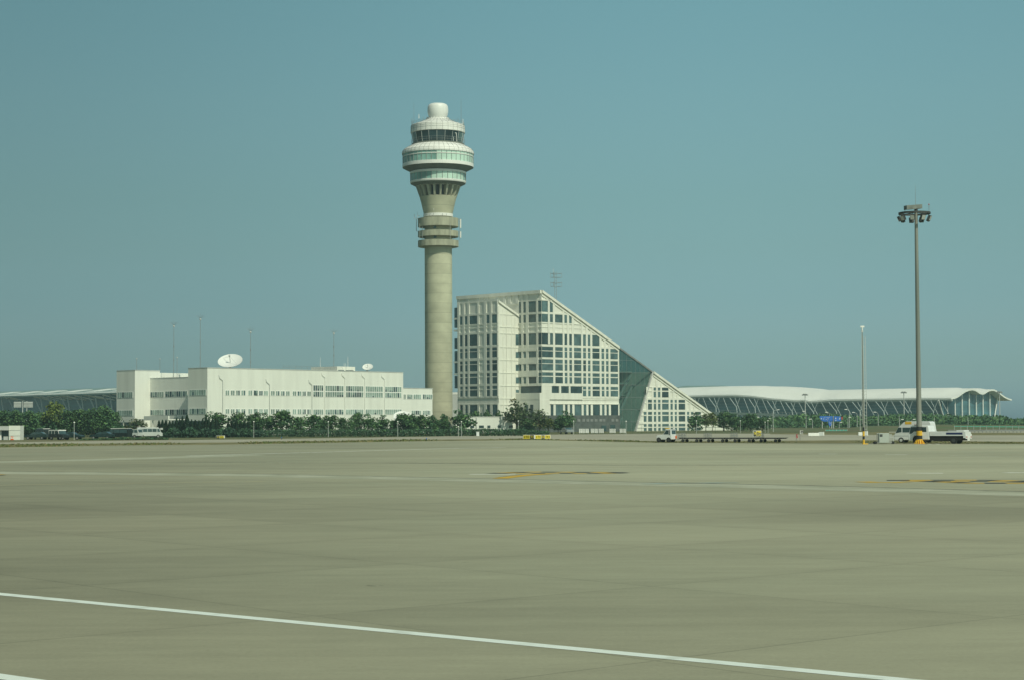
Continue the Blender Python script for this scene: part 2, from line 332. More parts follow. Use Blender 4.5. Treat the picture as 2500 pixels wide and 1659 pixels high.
a2, b2 = gl((0, 1650), (215, 1668)); ribbon('white_line', [a2 - d * 12, a2 + d * 8], 0.29, PWHITE)
def dashes(m, wd, *segs):
    for s in segs: ribbon('painted_dash', gl(*s), wd, m, 0.004)
dashes(PWORN, 0.9, (r6(1740, 427), r6(2005, 426)), (r1(170, 1091), r1(300, 1090)), (r7(0, 267), r7(210, 268)), (r7(765, 275), r7(1020, 276)), (r7(1010, 489), r7(1430, 490)), (r7(2140, 485), r7(2500, 480)), (r6(690, 739), r6(1220, 738)))
dashes(PFAINT, 0.8, (r6(800, 480), r6(985, 481)), (r6(1360, 482), r6(1550, 483)), (r6(1965, 486), r6(2095, 487)), (r7(1510, 285), r7(2100, 297)), (r7(2100, 297), r7(2500, 303)), (r7(0, 493), r7(160, 494)), (r1(-0, 1146), r1(630, 1143)), (r6(1670, 560), r6(2400, 545)), (r1(300, 1089), r1(620, 1091)))
ribbon('pale_line', gl(r8(-300, 270), r8(0, 262), r8(1000, 238), r8(2363, 195)), 5.0, PFAINT, 0.003)
ribbon('pale_line', gl(r8(1800, 203), r6(600, 437), r6(1100, 430)), 0.9, PWORN, 0.006)
ribbon('pale_line', gl((-300, 1151), (0, 1152.5), (600, 1158), (1000, 1166), (1500, 1178), (2000, 1189), (2500, 1204), (2800, 1212)), 4.2, PFAINT, 0.003)
ribbon('slab_joint', gl((-300, 1148), (0, 1149), (600, 1155.5), (1000, 1163), (1500, 1174.5), (2000, 1184.5), (2500, 1199), (2800, 1206)), 0.5, JOINT, 0.006)
ribbon('slab_joint', gl((400, 1128), (1000, 1129), (1500, 1134), (2100, 1133.5)), 0.9, JOINT, 0.006)
ribbon('slab_joint', gl((1500, 1079.5), (2000, 1080.5), (2900, 1084)), 2.2, JOINT, 0.005)
ribbon('pale_line', gl((-300, 1181), (0, 1183), (400, 1177), (650, 1174)), 0.6, paint('faint_yellow_paint', (0.40, 0.34, 0.19), 0.3, 0.7), 0.003)
ribbon('pale_line', gl((1570, 1180), (1680, 1178), (1800, 1177)), 0.9, PBLUE, 0.006)
dashes(PRED, 0.5, ((2201, 1082.4), (2215, 1082.5)), ((2245, 1082), (2262, 1083)))
dashes(PWHITE, 0.45, ((2216, 1082.2), (2236, 1082)), ((2266, 1083.2), (2274, 1082.6)), ((2284, 1082), (2294, 1082.8)))
# dashed yellow and black manoeuvring marks
def dashed(pts, wd, n, z=0.008, first=0):
    cum = [0]
    for p, q in zip(pts, pts[1:]): cum.append(cum[-1] + (q - p).length)
    def P(t):
        t *= cum[-1]
        for i in range(len(pts) - 1):
            if t <= cum[i + 1] + 1e-6: return pts[i].lerp(pts[i + 1], (t - cum[i]) / (cum[i + 1] - cum[i] + 1e-9))
        return pts[-1]
    my, mk = MB(), MB()
    for k in range(n):
        q = [P(k / n), P((k + .5) / n), P((k + 1) / n)]; mb = my if (k + first) % 2 else mk
        vs = []
        for i, p in enumerate(q):
            d = (q[min(2, i + 1)] - q[max(0, i - 1)]).normalized(); o = Vector((-d.y, d.x, 0)) * wd / 2
            vs += [(p.x + o.x, p.y + o.y, z), (p.x - o.x, p.y - o.y, z)]
        mb.add(vs, [(0, 1, 3, 2), (2, 3, 5, 4)])
    my.build('guide_mark_yellow', PYEL, kind='structure'); mk.build('guide_mark_black', PBLK, kind='structure')
dashed(gl(r6(990, 731), r6(1150, 722), r6(1350, 713.5), r6(1600, 713.5), r6(1850, 716), r6(2100, 717), r6(2363, 720), r6(2460, 722)), 1.3, 9)
dashed(gl(r6(1250, 733), r6(1500, 729), r6(1800, 729), r6(2100, 731), r6(2363, 727), r6(2460, 723)), 1.0, 8, first=1)
ribbon('guide_mark_yellow', gl(r6(1045, 789), r6(1130, 776), r6(1250, 760), r6(1400, 746), r6(1600, 735)), .85, PYEL, 0.010)
ribbon('guide_mark_black', gl(r6(1035, 788), r6(1110, 772), r6(1240, 756), r6(1360, 745)), 0.7, PBLK, 0.007)
dashed(gl(r7(780, 573), r7(1100, 573), r7(1500, 571), r7(1900, 571), r7(2363, 582), r7(2900, 600)), 1.0, 9)
dashed(gl(r7(1000, 580), r7(1400, 590), r7(1800, 607), r7(2363, 606), r7(2900, 604)), 1.0, 9, first=1)
dashed(gl(r7(1300, 585), r7(1700, 585), r7(2100, 590), r7(2600, 598)), 0.8, 6)
ribbon('guide_mark_yellow', gl(r7(500, 590), r7(620, 597), r7(850, 600), r7(1010, 595)), 0.9, PYEL, 0.010)
ribbon('guide_mark_yellow', gl((-40, 1158), (2, 1158)), 1.6, PYEL, 0.010); ribbon('guide_mark_black', gl((-40, 1160), (8, 1158.6)), 0.8, PBLK, 0.012)

# ------------------------------------------------------------------ control tower
rnd = random.Random(4)
TD = 560.0
tb = at(c3(433, 1000)[0], 1040, TD); TX = tb.x
K = TD / FPX / 6.272                    # metres per crop pixel
def tz(cy, crop_=c1): return at(1070, crop_(0, cy)[1], TD).z
tower = thing('control_tower', 'tall round concrete air traffic control tower with flared glazed top and white dome', 'control tower', (TX, TD, 0))
CT = (TX, TD)
def prof(pp, crop_=c1): return [(max(.01, r * K), tz(y, crop_)) for r, y in pp]
def lath(name, pp, m, crop_=c1, n=64, smooth=True, parent=tower): return MB().lathe(prof(pp, crop_), CT, n).build(name, m, parent, smooth)
z0 = tz(1020, c2)
MB().lathe([(210 * K, 0), (210 * K, z0), (209 * K, tz(560, c2))], CT, 72).build('shaft', CONC, tower, True)
for y0, y1 in ((590, 718), (785, 872), (930, 1022)):
    lath('collar_ring', [(209, y0 + 12), (300, y0 + 12), (300, y0), (312, y0), (312, y1), (306, y1 + 3), (209, y1 - 2)], CONC2, c2)
for y in (742, 890):
    a = tz(y - 17, c2); b = tz(y + 17, c2); x = TX - 42 * K
    MB().box(x - .42, x + .42, TD - 211.5 * K, TD - 200 * K, a, b).build('window', GLASS3, tower)
lath('flare', [(214, 575), (216, 540), (240, 440), (262, 340), (285, 262), (281, 258), (228, 258), (228, 92), (230, 60)], CONC, c2)
lath('flare_rail', [(222, 566), (228, 566), (228, 522), (222, 522), (222, 566)], TRIM, c2)
NF = 20
for i in range(NF):                    # the ring of slanting fins
    t = 2 * math.pi * (i + .53) / NF - math.pi / 2; ca, sa = math.cos(t), math.sin(t); mb = MB()
    def fp(r, y, s): return (TX + ca * r * K - sa * s, TD + sa * r * K + ca * s, tz(y, c2))
    s = 13 * K; mb.hexa([fp(226, 262, -s), fp(286, 262, -s), fp(286, 262, s), fp(226, 262, s)], [fp(226, 88, -s * 1.25), fp(350, 88, -s * 1.25), fp(350, 88, s * 1.25), fp(226, 88, s * 1.25)])
    mb.build('fin', CONC2, tower)
lath('recess_wall', [(236, 262), (236, 88)], BLK, c2)  # core coloured black to stand for the shade between the fins
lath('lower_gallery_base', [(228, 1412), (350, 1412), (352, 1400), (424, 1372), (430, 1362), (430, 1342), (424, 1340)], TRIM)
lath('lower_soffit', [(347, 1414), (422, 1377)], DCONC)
lath('lower_gallery_rim', [(418, 1232), (432, 1230), (434, 1222), (434, 1200), (410, 1192), (385, 1190)], TRIM)
def drum(name, r0, y0, r1_, y1, n, mats, jit, mull=.10, mullmat=GREY, skip=None):
    zb, zt = tz(y0), tz(y1); mg = MB(); mm = mg; mats = list(mats) + [mullmat]; mi = len(mats) - 1
    for i in range(n):
        a0 = 2 * math.pi * i / n; a1 = 2 * math.pi * (i + 1) / n; m = jit(i)
        q = [(TX + math.cos(a) * r * K, TD + math.sin(a) * r * K, z) for a, r, z in ((a0, r0, zb), (a1, r0, zb), (a1, r1_, zt), (a0, r1_, zt))]
        mg.add(q, [(0, 1, 2, 3)], m)
        mm.tube((TX + math.cos(a0) * (r0 + 2) * K, TD + math.sin(a0) * (r0 + 2) * K, zb), (TX + math.cos(a0) * (r1_ + 2) * K, TD + math.sin(a0) * (r1_ + 2) * K, zt), mull, n=4, m=mi)
    mg.build(name, mats, tower)
def front(i, n): return ((i + .5) / n * 360 - 270 + 180) % 360 - 180   # degrees right of the camera side
drum('lower_glazing', 424, 1341, 424, 1231, 32, [TGLASS, TGLASS_LIT], lambda i: 1 if -6 < front(i, 32) < 70 else 0)  # panes towards the sun take the brighter painted glass
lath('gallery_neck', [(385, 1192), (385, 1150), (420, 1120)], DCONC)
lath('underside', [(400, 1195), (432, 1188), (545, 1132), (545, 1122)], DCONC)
lath('upper_parapet', [(543, 1132), (548, 1128), (548, 1078), (540, 1076)], TRIM)
drum('upper_glazing', 541, 1077, 541, 930, 44, [TGLASS, TGLASS_LIT, GLASS], lambda i: (1 if front(i, 44) > -4 else 0) if rnd.random() > .08 else 2, .09)
MB().lathe(prof([(543, 978), (548, 976), (548, 966), (543, 964)]), CT, 64).build('glazing_rail', TRIM, tower, True)
def panelled(name, pp, m, n, seams):     # metal roof with panel seams
    P_ = prof(pp); mm = MB().lathe(P_, CT, 64)
    for i in range(n):
        t = 2 * math.pi * (i + .5) / n
        for (ra, za), (rb, zb) in zip(P_, P_[1:]):
            mm.tube((TX + math.cos(t) * ra, TD + math.sin(t) * ra, za), (TX + math.cos(t) * rb, TD + math.sin(t) * rb, zb), .06, n=3, cap=False, m=1)
    for k in seams:
        r_, z_ = P_[k]; mm.path([(TX + math.cos(2 * math.pi * i / 48) * r_, TD + math.sin(2 * math.pi * i / 48) * r_, z_) for i in range(49)], .06, 3, 1)
    mm.build(name, [m, GREY], tower, True)
panelled('gallery_roof', [(538, 932), (552, 930), (554, 905), (545, 880), (520, 852), (470, 822), (430, 800), (400, 786)], TRIM, 44, (3, 5))
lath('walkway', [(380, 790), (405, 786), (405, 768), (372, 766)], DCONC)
drum('cab_glazing', 376, 768, 408, 602, 20, [CABGL, GLASS], lambda i: 1 if abs(front(i, 20)) > 50 else 0, .07, LGREY)
mm = MB()
for y in (702, 735):
    mm.path([(TX + math.cos(2 * math.pi * i / 48) * 410 * K, TD + math.sin(2 * math.pi * i / 48) * 410 * K, tz(y)) for i in range(49)], .04, 4)
for i in range(32):
    t = 2 * math.pi * i / 32; x, y = TX + math.cos(t) * 410 * K, TD + math.sin(t) * 410 * K; mm.tube((x, y, tz(770)), (x, y, tz(700)), .022, n=4)
mm.build('walkway_railing', GREY, tower)
x = TX + 275 * K; yy = TD - 290 * K
MB().path([(x - .5, yy, tz(770)), (x - .5, yy, tz(640)), (x + .35, yy + .2, tz(640)), (x + .35, yy + .2, tz(770))], .09, 4).build('cab_door_frame', TRIM, tower)
panelled('cab_roof', [(405, 605), (418, 600), (418, 548), (417, 520), (414, 494), (400, 480), (330, 456), (265, 432), (212, 408), (178, 392)], TRIM, 30, (2, 3, 4, 6, 8))
panelled('dome_plinth', [(178, 393), (176, 372), (160, 366), (120, 364)], TRIM, 24, (1,))
lath('radome', [(126, 372), (140, 350), (152, 318), (159, 280), (160, 240), (157, 205), (149, 180), (134, 162), (112, 151), (70, 144), (30, 142), (0, 141)], DISH)
mm = MB()
for y in (452, 470):
    mm.path([(TX + math.cos(2 * math.pi * i / 48) * 404 * K, TD + math.sin(2 * math.pi * i / 48) * 404 * K, tz(y - 12)) for i in range(49)], .03, 4)
for i in range(28):
    t = 2 * math.pi * i / 28; x, y = TX + math.cos(t) * 404 * K, TD + math.sin(t) * 404 * K; mm.tube((x, y, tz(480)), (x, y, tz(438)), .03, n=4)
mm.build('roof_railing', GREY, tower)
for cx, ya, yb, r, m in ((385, 140, 485, .05, GREY), (1110, 95, 495, .07, GREY), (350, 370, 490, .13, GREY), (463, 322, 390, .13, TRIM), (1137, 390, 482, .12, TRIM), (530, 368, 420, .08, GREY), (587, 362, 400, .08, GREY), (1062, 385, 440, .06, GREY)):
    x = TX + (cx - 750) * K; dy = -max(0, (400 ** 2 - (cx - 750) ** 2)) ** .5 * K * .4
    MB().tube((x, TD + dy, tz(yb)), (x, TD + dy, tz(ya)), r, r * .5, 6).build('roof_antenna', m, tower)
for cx, ya, yb, r, m in ((1097, 600, 735, .22, TRIM), (1097, 788, 885, .22, TRIM), (1083, 598, 930, .05, GREY), (420, 600, 780, .09, GREY), (478, 680, 930, .05, LGREY), (947, 690, 930, .05, LGREY), (390, 520, 590, .06, LGREY), (523, 735, 925, .08, GREY), (988, 905, 930, .08, GREY), (700, 465, 500, .05, TRIM), (438, 490, 590, .04, LGREY)):
    x = TX + (cx - 755) * K; ph = -(max(0, 318 ** 2 - (cx - 755) ** 2)) ** .5 * K
    MB().tube((x, TD + ph, tz(yb, c2)), (x, TD + ph, tz(ya, c2)), r, n=6).build('collar_antenna', m, tower)
mm = MB(); 
for (xa, ya, xb, yb) in ((385, 588, 445, 588), (420, 600, 445, 605), (425, 780, 448, 790), (1065, 600, 1100, 600), (1070, 790, 1100, 780), (440, 548, 520, 560)):
    MB().tube((TX + (xa - 755) * K, TD - 60 * K, tz(ya, c2)), (TX + (xb - 755) * K, TD - 60 * K, tz(yb, c2)), .06, n=4).build('antenna_bracket', GREY, tower)
mm = MB()
for k in range(3): MB().tube((TX + (560 + 55 * k - 755) * K, TD - 215 * K, tz(600 - 6 * k, c2)), (TX + (590 + 55 * k - 755) * K, TD - 225 * K, tz(540 - 6 * k, c2)), .06, n=4).build('maintenance_frame', GREY, tower)
for xx in (830, 890): MB().tube((TX + (xx - 755) * K, TD - 226 * K, tz(575, c2)), (TX + (xx - 755) * K, TD - 226 * K, tz(535, c2)), .06, n=4).build('maintenance_frame', GREY, tower)

# ------------------------------------------------------------------ sloped office block
A = at(1323.4, 1000, 500)
d1 = Vector((.71, .70)).normalized(); dv = Vector((-d1.y, d1.x))
def off2(u, v): q = Vector((A.x, A.y)) + d1 * u + dv * v; return q
office = thing('office_block', 'cream gridded office block with a long sloping roofline and glass atrium wedge', 'office building', (A.x, A.y, 0))
FR = Frame((A.x, A.y), d1, -dv); FLm = Frame((A.x, A.y), dv, -d1); q = off2(-7.8, 0); FL2 = Frame(q, dv, -d1)
q = off2(-7.8, 8.85); FB2 = Frame(q, d1, -dv)
Z0 = 38.1; SL = Z0 / 82.5
def zs(u): return Z0 - SL * u
def mass(name, poly, v0, depth, m=WALL):
    pts = [Vector((*off2(u, v0), z)) for u, z in poly]; return MB().prism(pts, (dv.x * depth, dv.y * depth, 0)).build(name, m, office)
UE = FR.uv(*c4(1648, 800))[0]; U3 = FR.uv(*c5(688, 548))[0]; UB = FR.uv(*c5(432, 1420))[0]
mass('wall', [(0, 0), (UE, 0), (UE, zs(UE)), (0, Z0)], 0, 33.5)
mass('wall', [(-7.8, 0), (0, 0), (0, 31.8), (-7.8, 35.5)], 8.85, 16.05)
mass('wall', [(UB, 0), (82.5, 0), (U3, zs(U3))], 0, 34)
wins = []                              # (area, mesh builder, material)
def wbox(F, specs, m):
    mb = MB(); ar = 0
    for u0, u1, z0, z1 in specs: F.box(mb, u0, u1, z0, z1, .02, .07); ar += abs(u1 - u0) * (z1 - z0)
    wins.append((ar, mb, m))
def pickglass(): return rnd.choice([GLASS, GLASS, GLASS, GLASS3, GLASS3])
trimR = MB(); trimL = MB(); trimB = MB(); trimM = MB()
colsR = [(917, 970), (988, 1018), (1037, 1110), (1127, 1153), (1172, 1198), (1217, 1287), (1304, 1332), (1350, 1374), (1393, 1462), (1480, 1506), (1523, 1547), (1565, 1637)]
rowsC = {'1': [(215, 318)], '2': [(342, 415)], '3': [(523, 622)], '4': [(648, 680), (688, 745)], '5': [(768, 803), (810, 870)], '6': [(893, 922), (933, 993)], '7': [(1025, 1050), (1060, 1116)], '8': [(1198, 1303)]}
def zrow(y): return FR.uv(*c4(915, y))[1]
rowsZ = {k: [(zrow(b), zrow(a)) for a, b in v] for k, v in rowsC.items()}
uR = [(FR.uv(*c4(a, 800))[0], FR.uv(*c4(b, 800))[0]) for a, b in colsR]; uR[0] = (0.05, uR[0][1])
for k, bands in rowsZ.items():
    for i, (u0, u1) in enumerate(uR):
        if bands[-1][1] > zs(u1) - .5 or (k == '1' and i > 1): continue
        if k == '7' and i < 6: continue
        if k == '8' and i < 1: continue
        if k == '8': u0 += .25; u1 += .4
        if k in '456' and i == 0: u1 = uR[1][1]
        if k in '456' and i == 1: continue
        wbox(FR, [(u0, u1, a, b) for a, b in bands], pickglass())
# pillars and floor bands that stand proud of the glass
PO = .17
edges = [uR[0][1]] + [e for u in uR[1:] for e in u]
zb8 = rowsZ['8'][0][0]
for i in range(12):
    u0 = uR[i][1]; u1 = uR[i + 1][0] if i < 11 else UE
    zlow = rowsZ['6'][0][0] + 2 if i < 0 else zb8
    def pil(za, zb):
        zb = min(zb, zs(u1) - .75)
        if zb > za + .3: FR.box(trimR, u0, u1, za, zb, 0, PO)
    if i == 0: pil(zrow(520), Z0); pil(zrow(622), zrow(523))
    elif i < 6: pil(zrow(1018), Z0)
    else: pil(zrow(1128), Z0)
    if i > 0: pil(zb8, zrow(1198))
def fband(ya, yb, u0=0, u1=None, o=.14):
    za, zb = zrow(yb), zrow(ya); ue = min(UE if u1 is None else u1, (Z0 - zb) / SL - .3)
    if ue > u0: FR.box(trimR, u0, ue, za, zb, 0, o)
for ya, yb in ((322, 338), (420, 428), (508, 520), (626, 644), (748, 764), (873, 889), (997, 1020)): fband(ya, yb)
for ya, yb in ((682, 687), (804, 809), (924, 932)): fband(ya, yb, o=.1)
fband(462, 468, o=.1); fband(200, 213, o=.22)
u7 = FR.uv(*c4(1296, 1050))[0]
fband(1051, 1059, u7, o=.1); fband(1120, 1140, u7)
FR.box(trimR, 0, UE, zrow(1188), zrow(1196), 0, .25); FR.box(trimR, 0, UE, zrow(1152), zrow(1156), 0, .12)
# sloping coping
for F_, ua, ub, mb in ((FR, 0, UE, trimR),):
    mb.hexa([F_.P(ua, zs(ua) - .55, 0), F_.P(ub, zs(ub) - .55, 0), F_.P(ub, zs(ub) - .55, .5), F_.P(ua, zs(ua) - .55, .5)], [F_.P(ua, zs(ua) + .18, 0), F_.P(ub, zs(ub) + .18, 0), F_.P(ub, zs(ub) + .18, .5), F_.P(ua, zs(ua) + .18, .5)])
    mb.hexa([F_.P(ua, zs(ua) - 1.35, 0), F_.P(ub, zs(ub) - 1.35, 0), F_.P(ub, zs(ub) - 1.35, .22), F_.P(ua, zs(ua) - 1.35, .22)], [F_.P(ua, zs(ua) - .95, 0), F_.P(ub, zs(ub) - .95, 0), F_.P(ub, zs(ub) - .95, .22), F_.P(ua, zs(ua) - .95, .22)])
trimR.build('facade_grid', WALL, office)
# front podium, balcony and dark stone base
pz = zrow(1088); pzt = zrow(1196)
mb = MB(); FR.box(mb, -1.2, u7, zrow(1150), pz, 0, .3); FLm.box(mb, -.02, 8.8, zrow(1150), pz, 0, 1.2); mb.build('balcony_parapet', WALL, office)
mb = MB(); FR.box(mb, .02, u7, pz, zrow(1022), .01, .06); FLm.box(mb, .02, 8.0, pz, zrow(1022), .01, .06); mb.build('balcony_shade_panel', GLASS3, office)  # flat dark sheet on the wall, standing in for the balcony's shaded depth
for ya, yb in ((905, 1000), (1072, 1090), (1165, 1180)):
    mb = MB(); FR.box(mb, FR.uv(*c4(ya, 1050))[0], FR.uv(*c4(yb, 1050))[0], pz, zrow(1022), .07, .3); mb.build('balcony_pier', WALL, office)
mb = MB(); FLm.box(mb, -.02, 8.8, zb8, zrow(1150), 0, 1.15); FR.box(mb, -1.2, uR[0][1] + .3, zb8, zrow(1150), 0, .35); mb.build('podium_wall', WALL, office)
mb = MB()
for a_, b_ in ((803, 832), (754, 782)):
    wbox(Frame(off2(-1.15, 0), dv, -d1), [(FLm.uv(*c4(b_, 1250), 1.15)[0], FLm.uv(*c4(a_, 1250), 1.15)[0], zb8, zrow(1200))], GLASS3)
mb = MB(); FR.box(mb, -1.3, UE + .02, 0, zb8, 0, .42); FLm.box(mb, -.05, 8.8, 0, zb8, 0, 1.3); mb.build('stone_base', STONE, office)
mb = MB()
for x in (1255, 1300, 1340, 1380, 1420, 1465, 1495, 1580, 1620): 
    u = FR.uv(*c4(x, 1350))[0]; mb = MB(); FR.box(mb, u - .55, u + .55, zrow(1366), zrow(1340), .43, .5); mb.build('base_panel', GREY, office)
mb = MB(); u = FR.uv(*c4(1580, 1420))[0]; FR.box(mb, u - 1, u + 1, .2, zrow(1400), .43, .52); mb.build('base_doorway', GLASS3, office); mb = MB(); u = FR.uv(*c4(1495, 1420))[0]; FR.box(mb, u - 1, u + 1, .2, zrow(1405), .43, .52); mb.build('base_doorway', GLASS3, office)
# left face of the main block
colsM = [(880, 913), (788, 862), (738, 765), (691, 718)]
for k in ('1', '2', '3', '4', '5', '6'):
    bands = rowsZ[k]
    if k in '456': bands = [bands[1]]
    for i, (x0, x1) in enumerate(colsM):
        v0 = FLm.uv(*c4(x1, 600))[0]; v1 = FLm.uv(*c4(x0, 600))[0]
        if i == 0: v0 = .05; bb = rowsZ[k]
        else: bb = bands
        if i == 3: v1 = min(v1, 8.5)
        wbox(FLm, [(v0, v1, a, b) for a, b in bb], pickglass())
for x0, x1 in ((862, 880), (765, 788), (718, 738)):
    v0, v1 = FLm.uv(*c4(x1, 600))[0], FLm.uv(*c4(x0, 600))[0]; FLm.box(trimM, v0, v1, zrow(1018), Z0 - .8, 0, PO)
for ya, yb in ((322, 338), (418, 428), (462, 468), (508, 520), (626, 640), (200, 213), (997, 1020)): FLm.box(trimM, 0.0, 8.8, zrow(yb), zrow(ya), 0, .14)
for ya, yb in ((646, 684), (750, 806), (874, 929)): FLm.box(trimM, v0 if False else .75 + .6, 8.8, zrow(yb), zrow(ya), 0, .22)
FLm.box(trimM, 0, 33.5, Z0 - .75, Z0 + .18, 0, .45); FLm.box(trimM, 8.8, 33.5, Z0 - 3.3, Z0 - 2.9, 0, .25)
for x in (120, 205, 310, 348, 392, 490, 560, 610, 680):
    v = FLm.uv(*c4(x, 190))[0]; FLm.box(trimM, v - .5, v + .5, Z0 - 2.9, Z0 - .75, 0, .3)
trimM.build('side_facade_grid', WALL, office)
# projecting block
colsL = [(130, 158), (178, 205), (223, 298), (315, 362), (385, 417), (438, 487)]
vL = [(FL2.uv(*c4(b, 600))[0], FL2.uv(*c4(a, 600))[0]) for a, b in colsL]
rowsL = {'2': [(360, 437)], '3': [(540, 637)], '4': [(665, 690), (697, 755)], '5': [(785, 812), (820, 880)], '6': [(905, 933), (943, 1003)], '7': [(1027, 1053), (1063, 1120)], '8': [(1205, 1300)]}
def zl(y): return FL2.uv(*c4(260, y))[1]
for k, bands in rowsL.items():
    for i, (v0, v1) in enumerate(vL):
        if i == 3: continue
        wbox(FL2, [(v0, v1, zl(b), zl(a)) for a, b in bands], pickglass())
vs_ = sorted([v for p in vL for v in p])
gaps = [(8.85, vs_[0])] + [(vs_[2 * i + 1], vs_[2 * i + 2]) for i in range(5)] + [(vs_[-1], 24.9)]
for v0, v1 in gaps: FL2.box(trimL, v0, v1, zl(1130), zl(232), 0, PO); FL2.box(trimL, v0, v1, zl(1300), zl(1200), 0, PO)
for ya, yb in ((218, 236), (340, 356), (442, 452), (474, 482), (516, 534), (640, 660), (758, 780), (883, 902), (1006, 1024), (1123, 1140), (1192, 1202)): FL2.box(trimL, 8.85, 24.9, zl(yb), zl(ya), 0, .14)
for ya, yb in ((691, 696), (813, 819), (934, 942), (1054, 1062)): FL2.box(trimL, 8.85, 24.9, zl(yb), zl(ya), 0, .1)
trimL.build('side_facade_grid', WALL, office)
ws = lambda u: 35.5 - 3.7 * u / 7.8
F_ = FB2
trimB.hexa([F_.P(0, ws(0) - .5, 0), F_.P(7.8, ws(7.8) - .5, 0), F_.P(7.8, ws(7.8) - .5, .4), F_.P(0, ws(0) - .5, .4)], [F_.P(0, ws(0) + .12, 0), F_.P(7.8, ws(7.8) + .12, 0), F_.P(7.8, ws(7.8) + .12, .4), F_.P(0, ws(0) + .12, .4)])
for ua, ub in ((0, .45), (1.7, 1.85), (3.0, 3.1), (4.9, 5.0), (6.3, 6.5)):
    F_.box(trimB, ua, ub, 4, ws(ub) - 1.2, 0, .14)
for y in (345, 465, 526, 650, 773, 895, 1018, 1140, 1200):
    z = F_.uv(*c4(560, y))[1]; F_.box(trimB, .45, 7.8, z - .14, z + .06, 0, .12)
trimB.build('blank_panel_joints', WALL, office)
for ya, yb in ((533, 632), (697, 752), (818, 876), (940, 997), (1058, 1086)):
    wbox(FB2, [(FB2.uv(*c4(657, 600))[0], 7.75, FB2.uv(*c4(665, yb))[1], FB2.uv(*c4(665, ya))[1])], pickglass())
for ya, yb in ((270, 368), (385, 463), (563, 660), (680, 780), (795, 895), (920, 1040)):   # glazed bay on the far corner
    q = FL2.P(24.9, zl(yb), 0); mb = MB(); FL2.box(mb, 24.9, 26.3, zl(yb), zl(ya), -3, .0); mb.build('corner_bay', GLASS, office)
for y in (376, 490, 788, 905): mb = MB(); FL2.box(mb, 24.9, 26.5, zl(y + 8), zl(y - 8), -3, .1); mb.build('corner_bay_sill', WALL, office)
# glass atrium
AG = bpy.data.materials.new('atrium_glass'); AG.use_nodes = True; n_ = AG.node_tree; b_ = n_.nodes['Principled BSDF']; b_.inputs['Base Color'].default_value = (.04, .09, .088, 1); b_.inputs['Roughness'].default_value = .05
tr_ = n_.nodes.new('ShaderNodeBsdfTransparent'); tr_.inputs[0].default_value = (.54, .70, .67, 1); ms_ = n_.nodes.new('ShaderNodeMixShader'); ms_.inputs[0].default_value = .62
n_.links.new(b_.outputs[0], ms_.inputs[1]); n_.links.new(tr_.outputs[0], ms_.inputs[2]); n_.links.new(ms_.outputs[0], n_.nodes['Material Output'].inputs[0])
def tri_pt(u, z, o=-.5): return FR.P(u, z, o)
mb = MB(); mb.add([tri_pt(UE, 0), tri_pt(UB, 0), tri_pt(U3, zs(U3)), tri_pt(UE, zs(UE))], [(0, 1, 2, 3)]); 
back = [(UE, zs(UE)), (U3, zs(U3))]
mb.add([FR.P(UE, zs(UE), -.5), FR.P(U3, zs(U3), -.5), FR.P(U3, zs(U3), -30), FR.P(UE, zs(UE), -30)], [(0, 1, 2, 3)]); mb.build('atrium_glass', AG, office)
def uslant(z): return UB + (U3 - UB) * z / zs(U3)
mb = MB()
for y in (350, 530, 712, 895, 1075, 1255):
    z = FR.uv(*c5(300, y))[1]; mb.tube(FR.P(UE, z, -.42), FR.P(min(uslant(z), (Z0 - z) / SL), z, -.42), .035, n=4)
for k in range(1, 8):
    u = UE + k * 1.9; z_hi = zs(u); z_lo = max(0, (u - UB) / (U3 - UB) * zs(U3))
    mb.tube(FR.P(u, z_lo, -.42), FR.P(u, z_hi, -.42), .03, n=4)
mb.build('atrium_mullions', GREY, office)
mb = MB()
for k in range(6):
    z = 3.4 * k; mb.hexa([FR.P(UE, z, -8), FR.P(min(uslant(z), (Z0 - z) / SL), z, -8), FR.P(min(uslant(z), (Z0 - z) / SL), z, -28), FR.P(UE, z, -28)], [FR.P(UE, z + .4, -8), FR.P(min(uslant(z), (Z0 - z) / SL) - .2, z + .4, -8), FR.P(min(uslant(z), (Z0 - z) / SL) - .2, z + .4, -28), FR.P(UE, z + .4, -28)])
mb.build('atrium_floor', LGREY, office)
mb = MB()
for ua, za, ub, zb in ((UE + 1, .5, U3 - 2, 13.5), (UE + .5, 5, U3 - 3, 16), (UE + 3, 0, UB + 1, 4), (UE + .5, 12, UE + 7, 19)): mb.tube(FR.P(ua, za, -4), FR.P(ub, zb, -6), .4, n=6)
mb.build('atrium_stair', LGREY, office)
mb = MB(); mb.add([FR.P(UE, 0, -29), FR.P(U3, 0, -29), FR.P(U3, zs(U3), -29), FR.P(UE, zs(UE), -29)], [(0, 1, 2, 3)]); mb.build('atrium_back_wall', mat('atrium_wall', (.30, .38, .34), .8, .15, .2), office)
mb = MB(); mb.tube(FR.P(UB, 0, .1), FR.P(U3, zs(U3), .1), .28, n=4); mb.tube(FR.P(UE, zs(UE), -.3), FR.P(U3, zs(U3), -.3), .3, n=4); mb.build('atrium_edge', GREY, office)
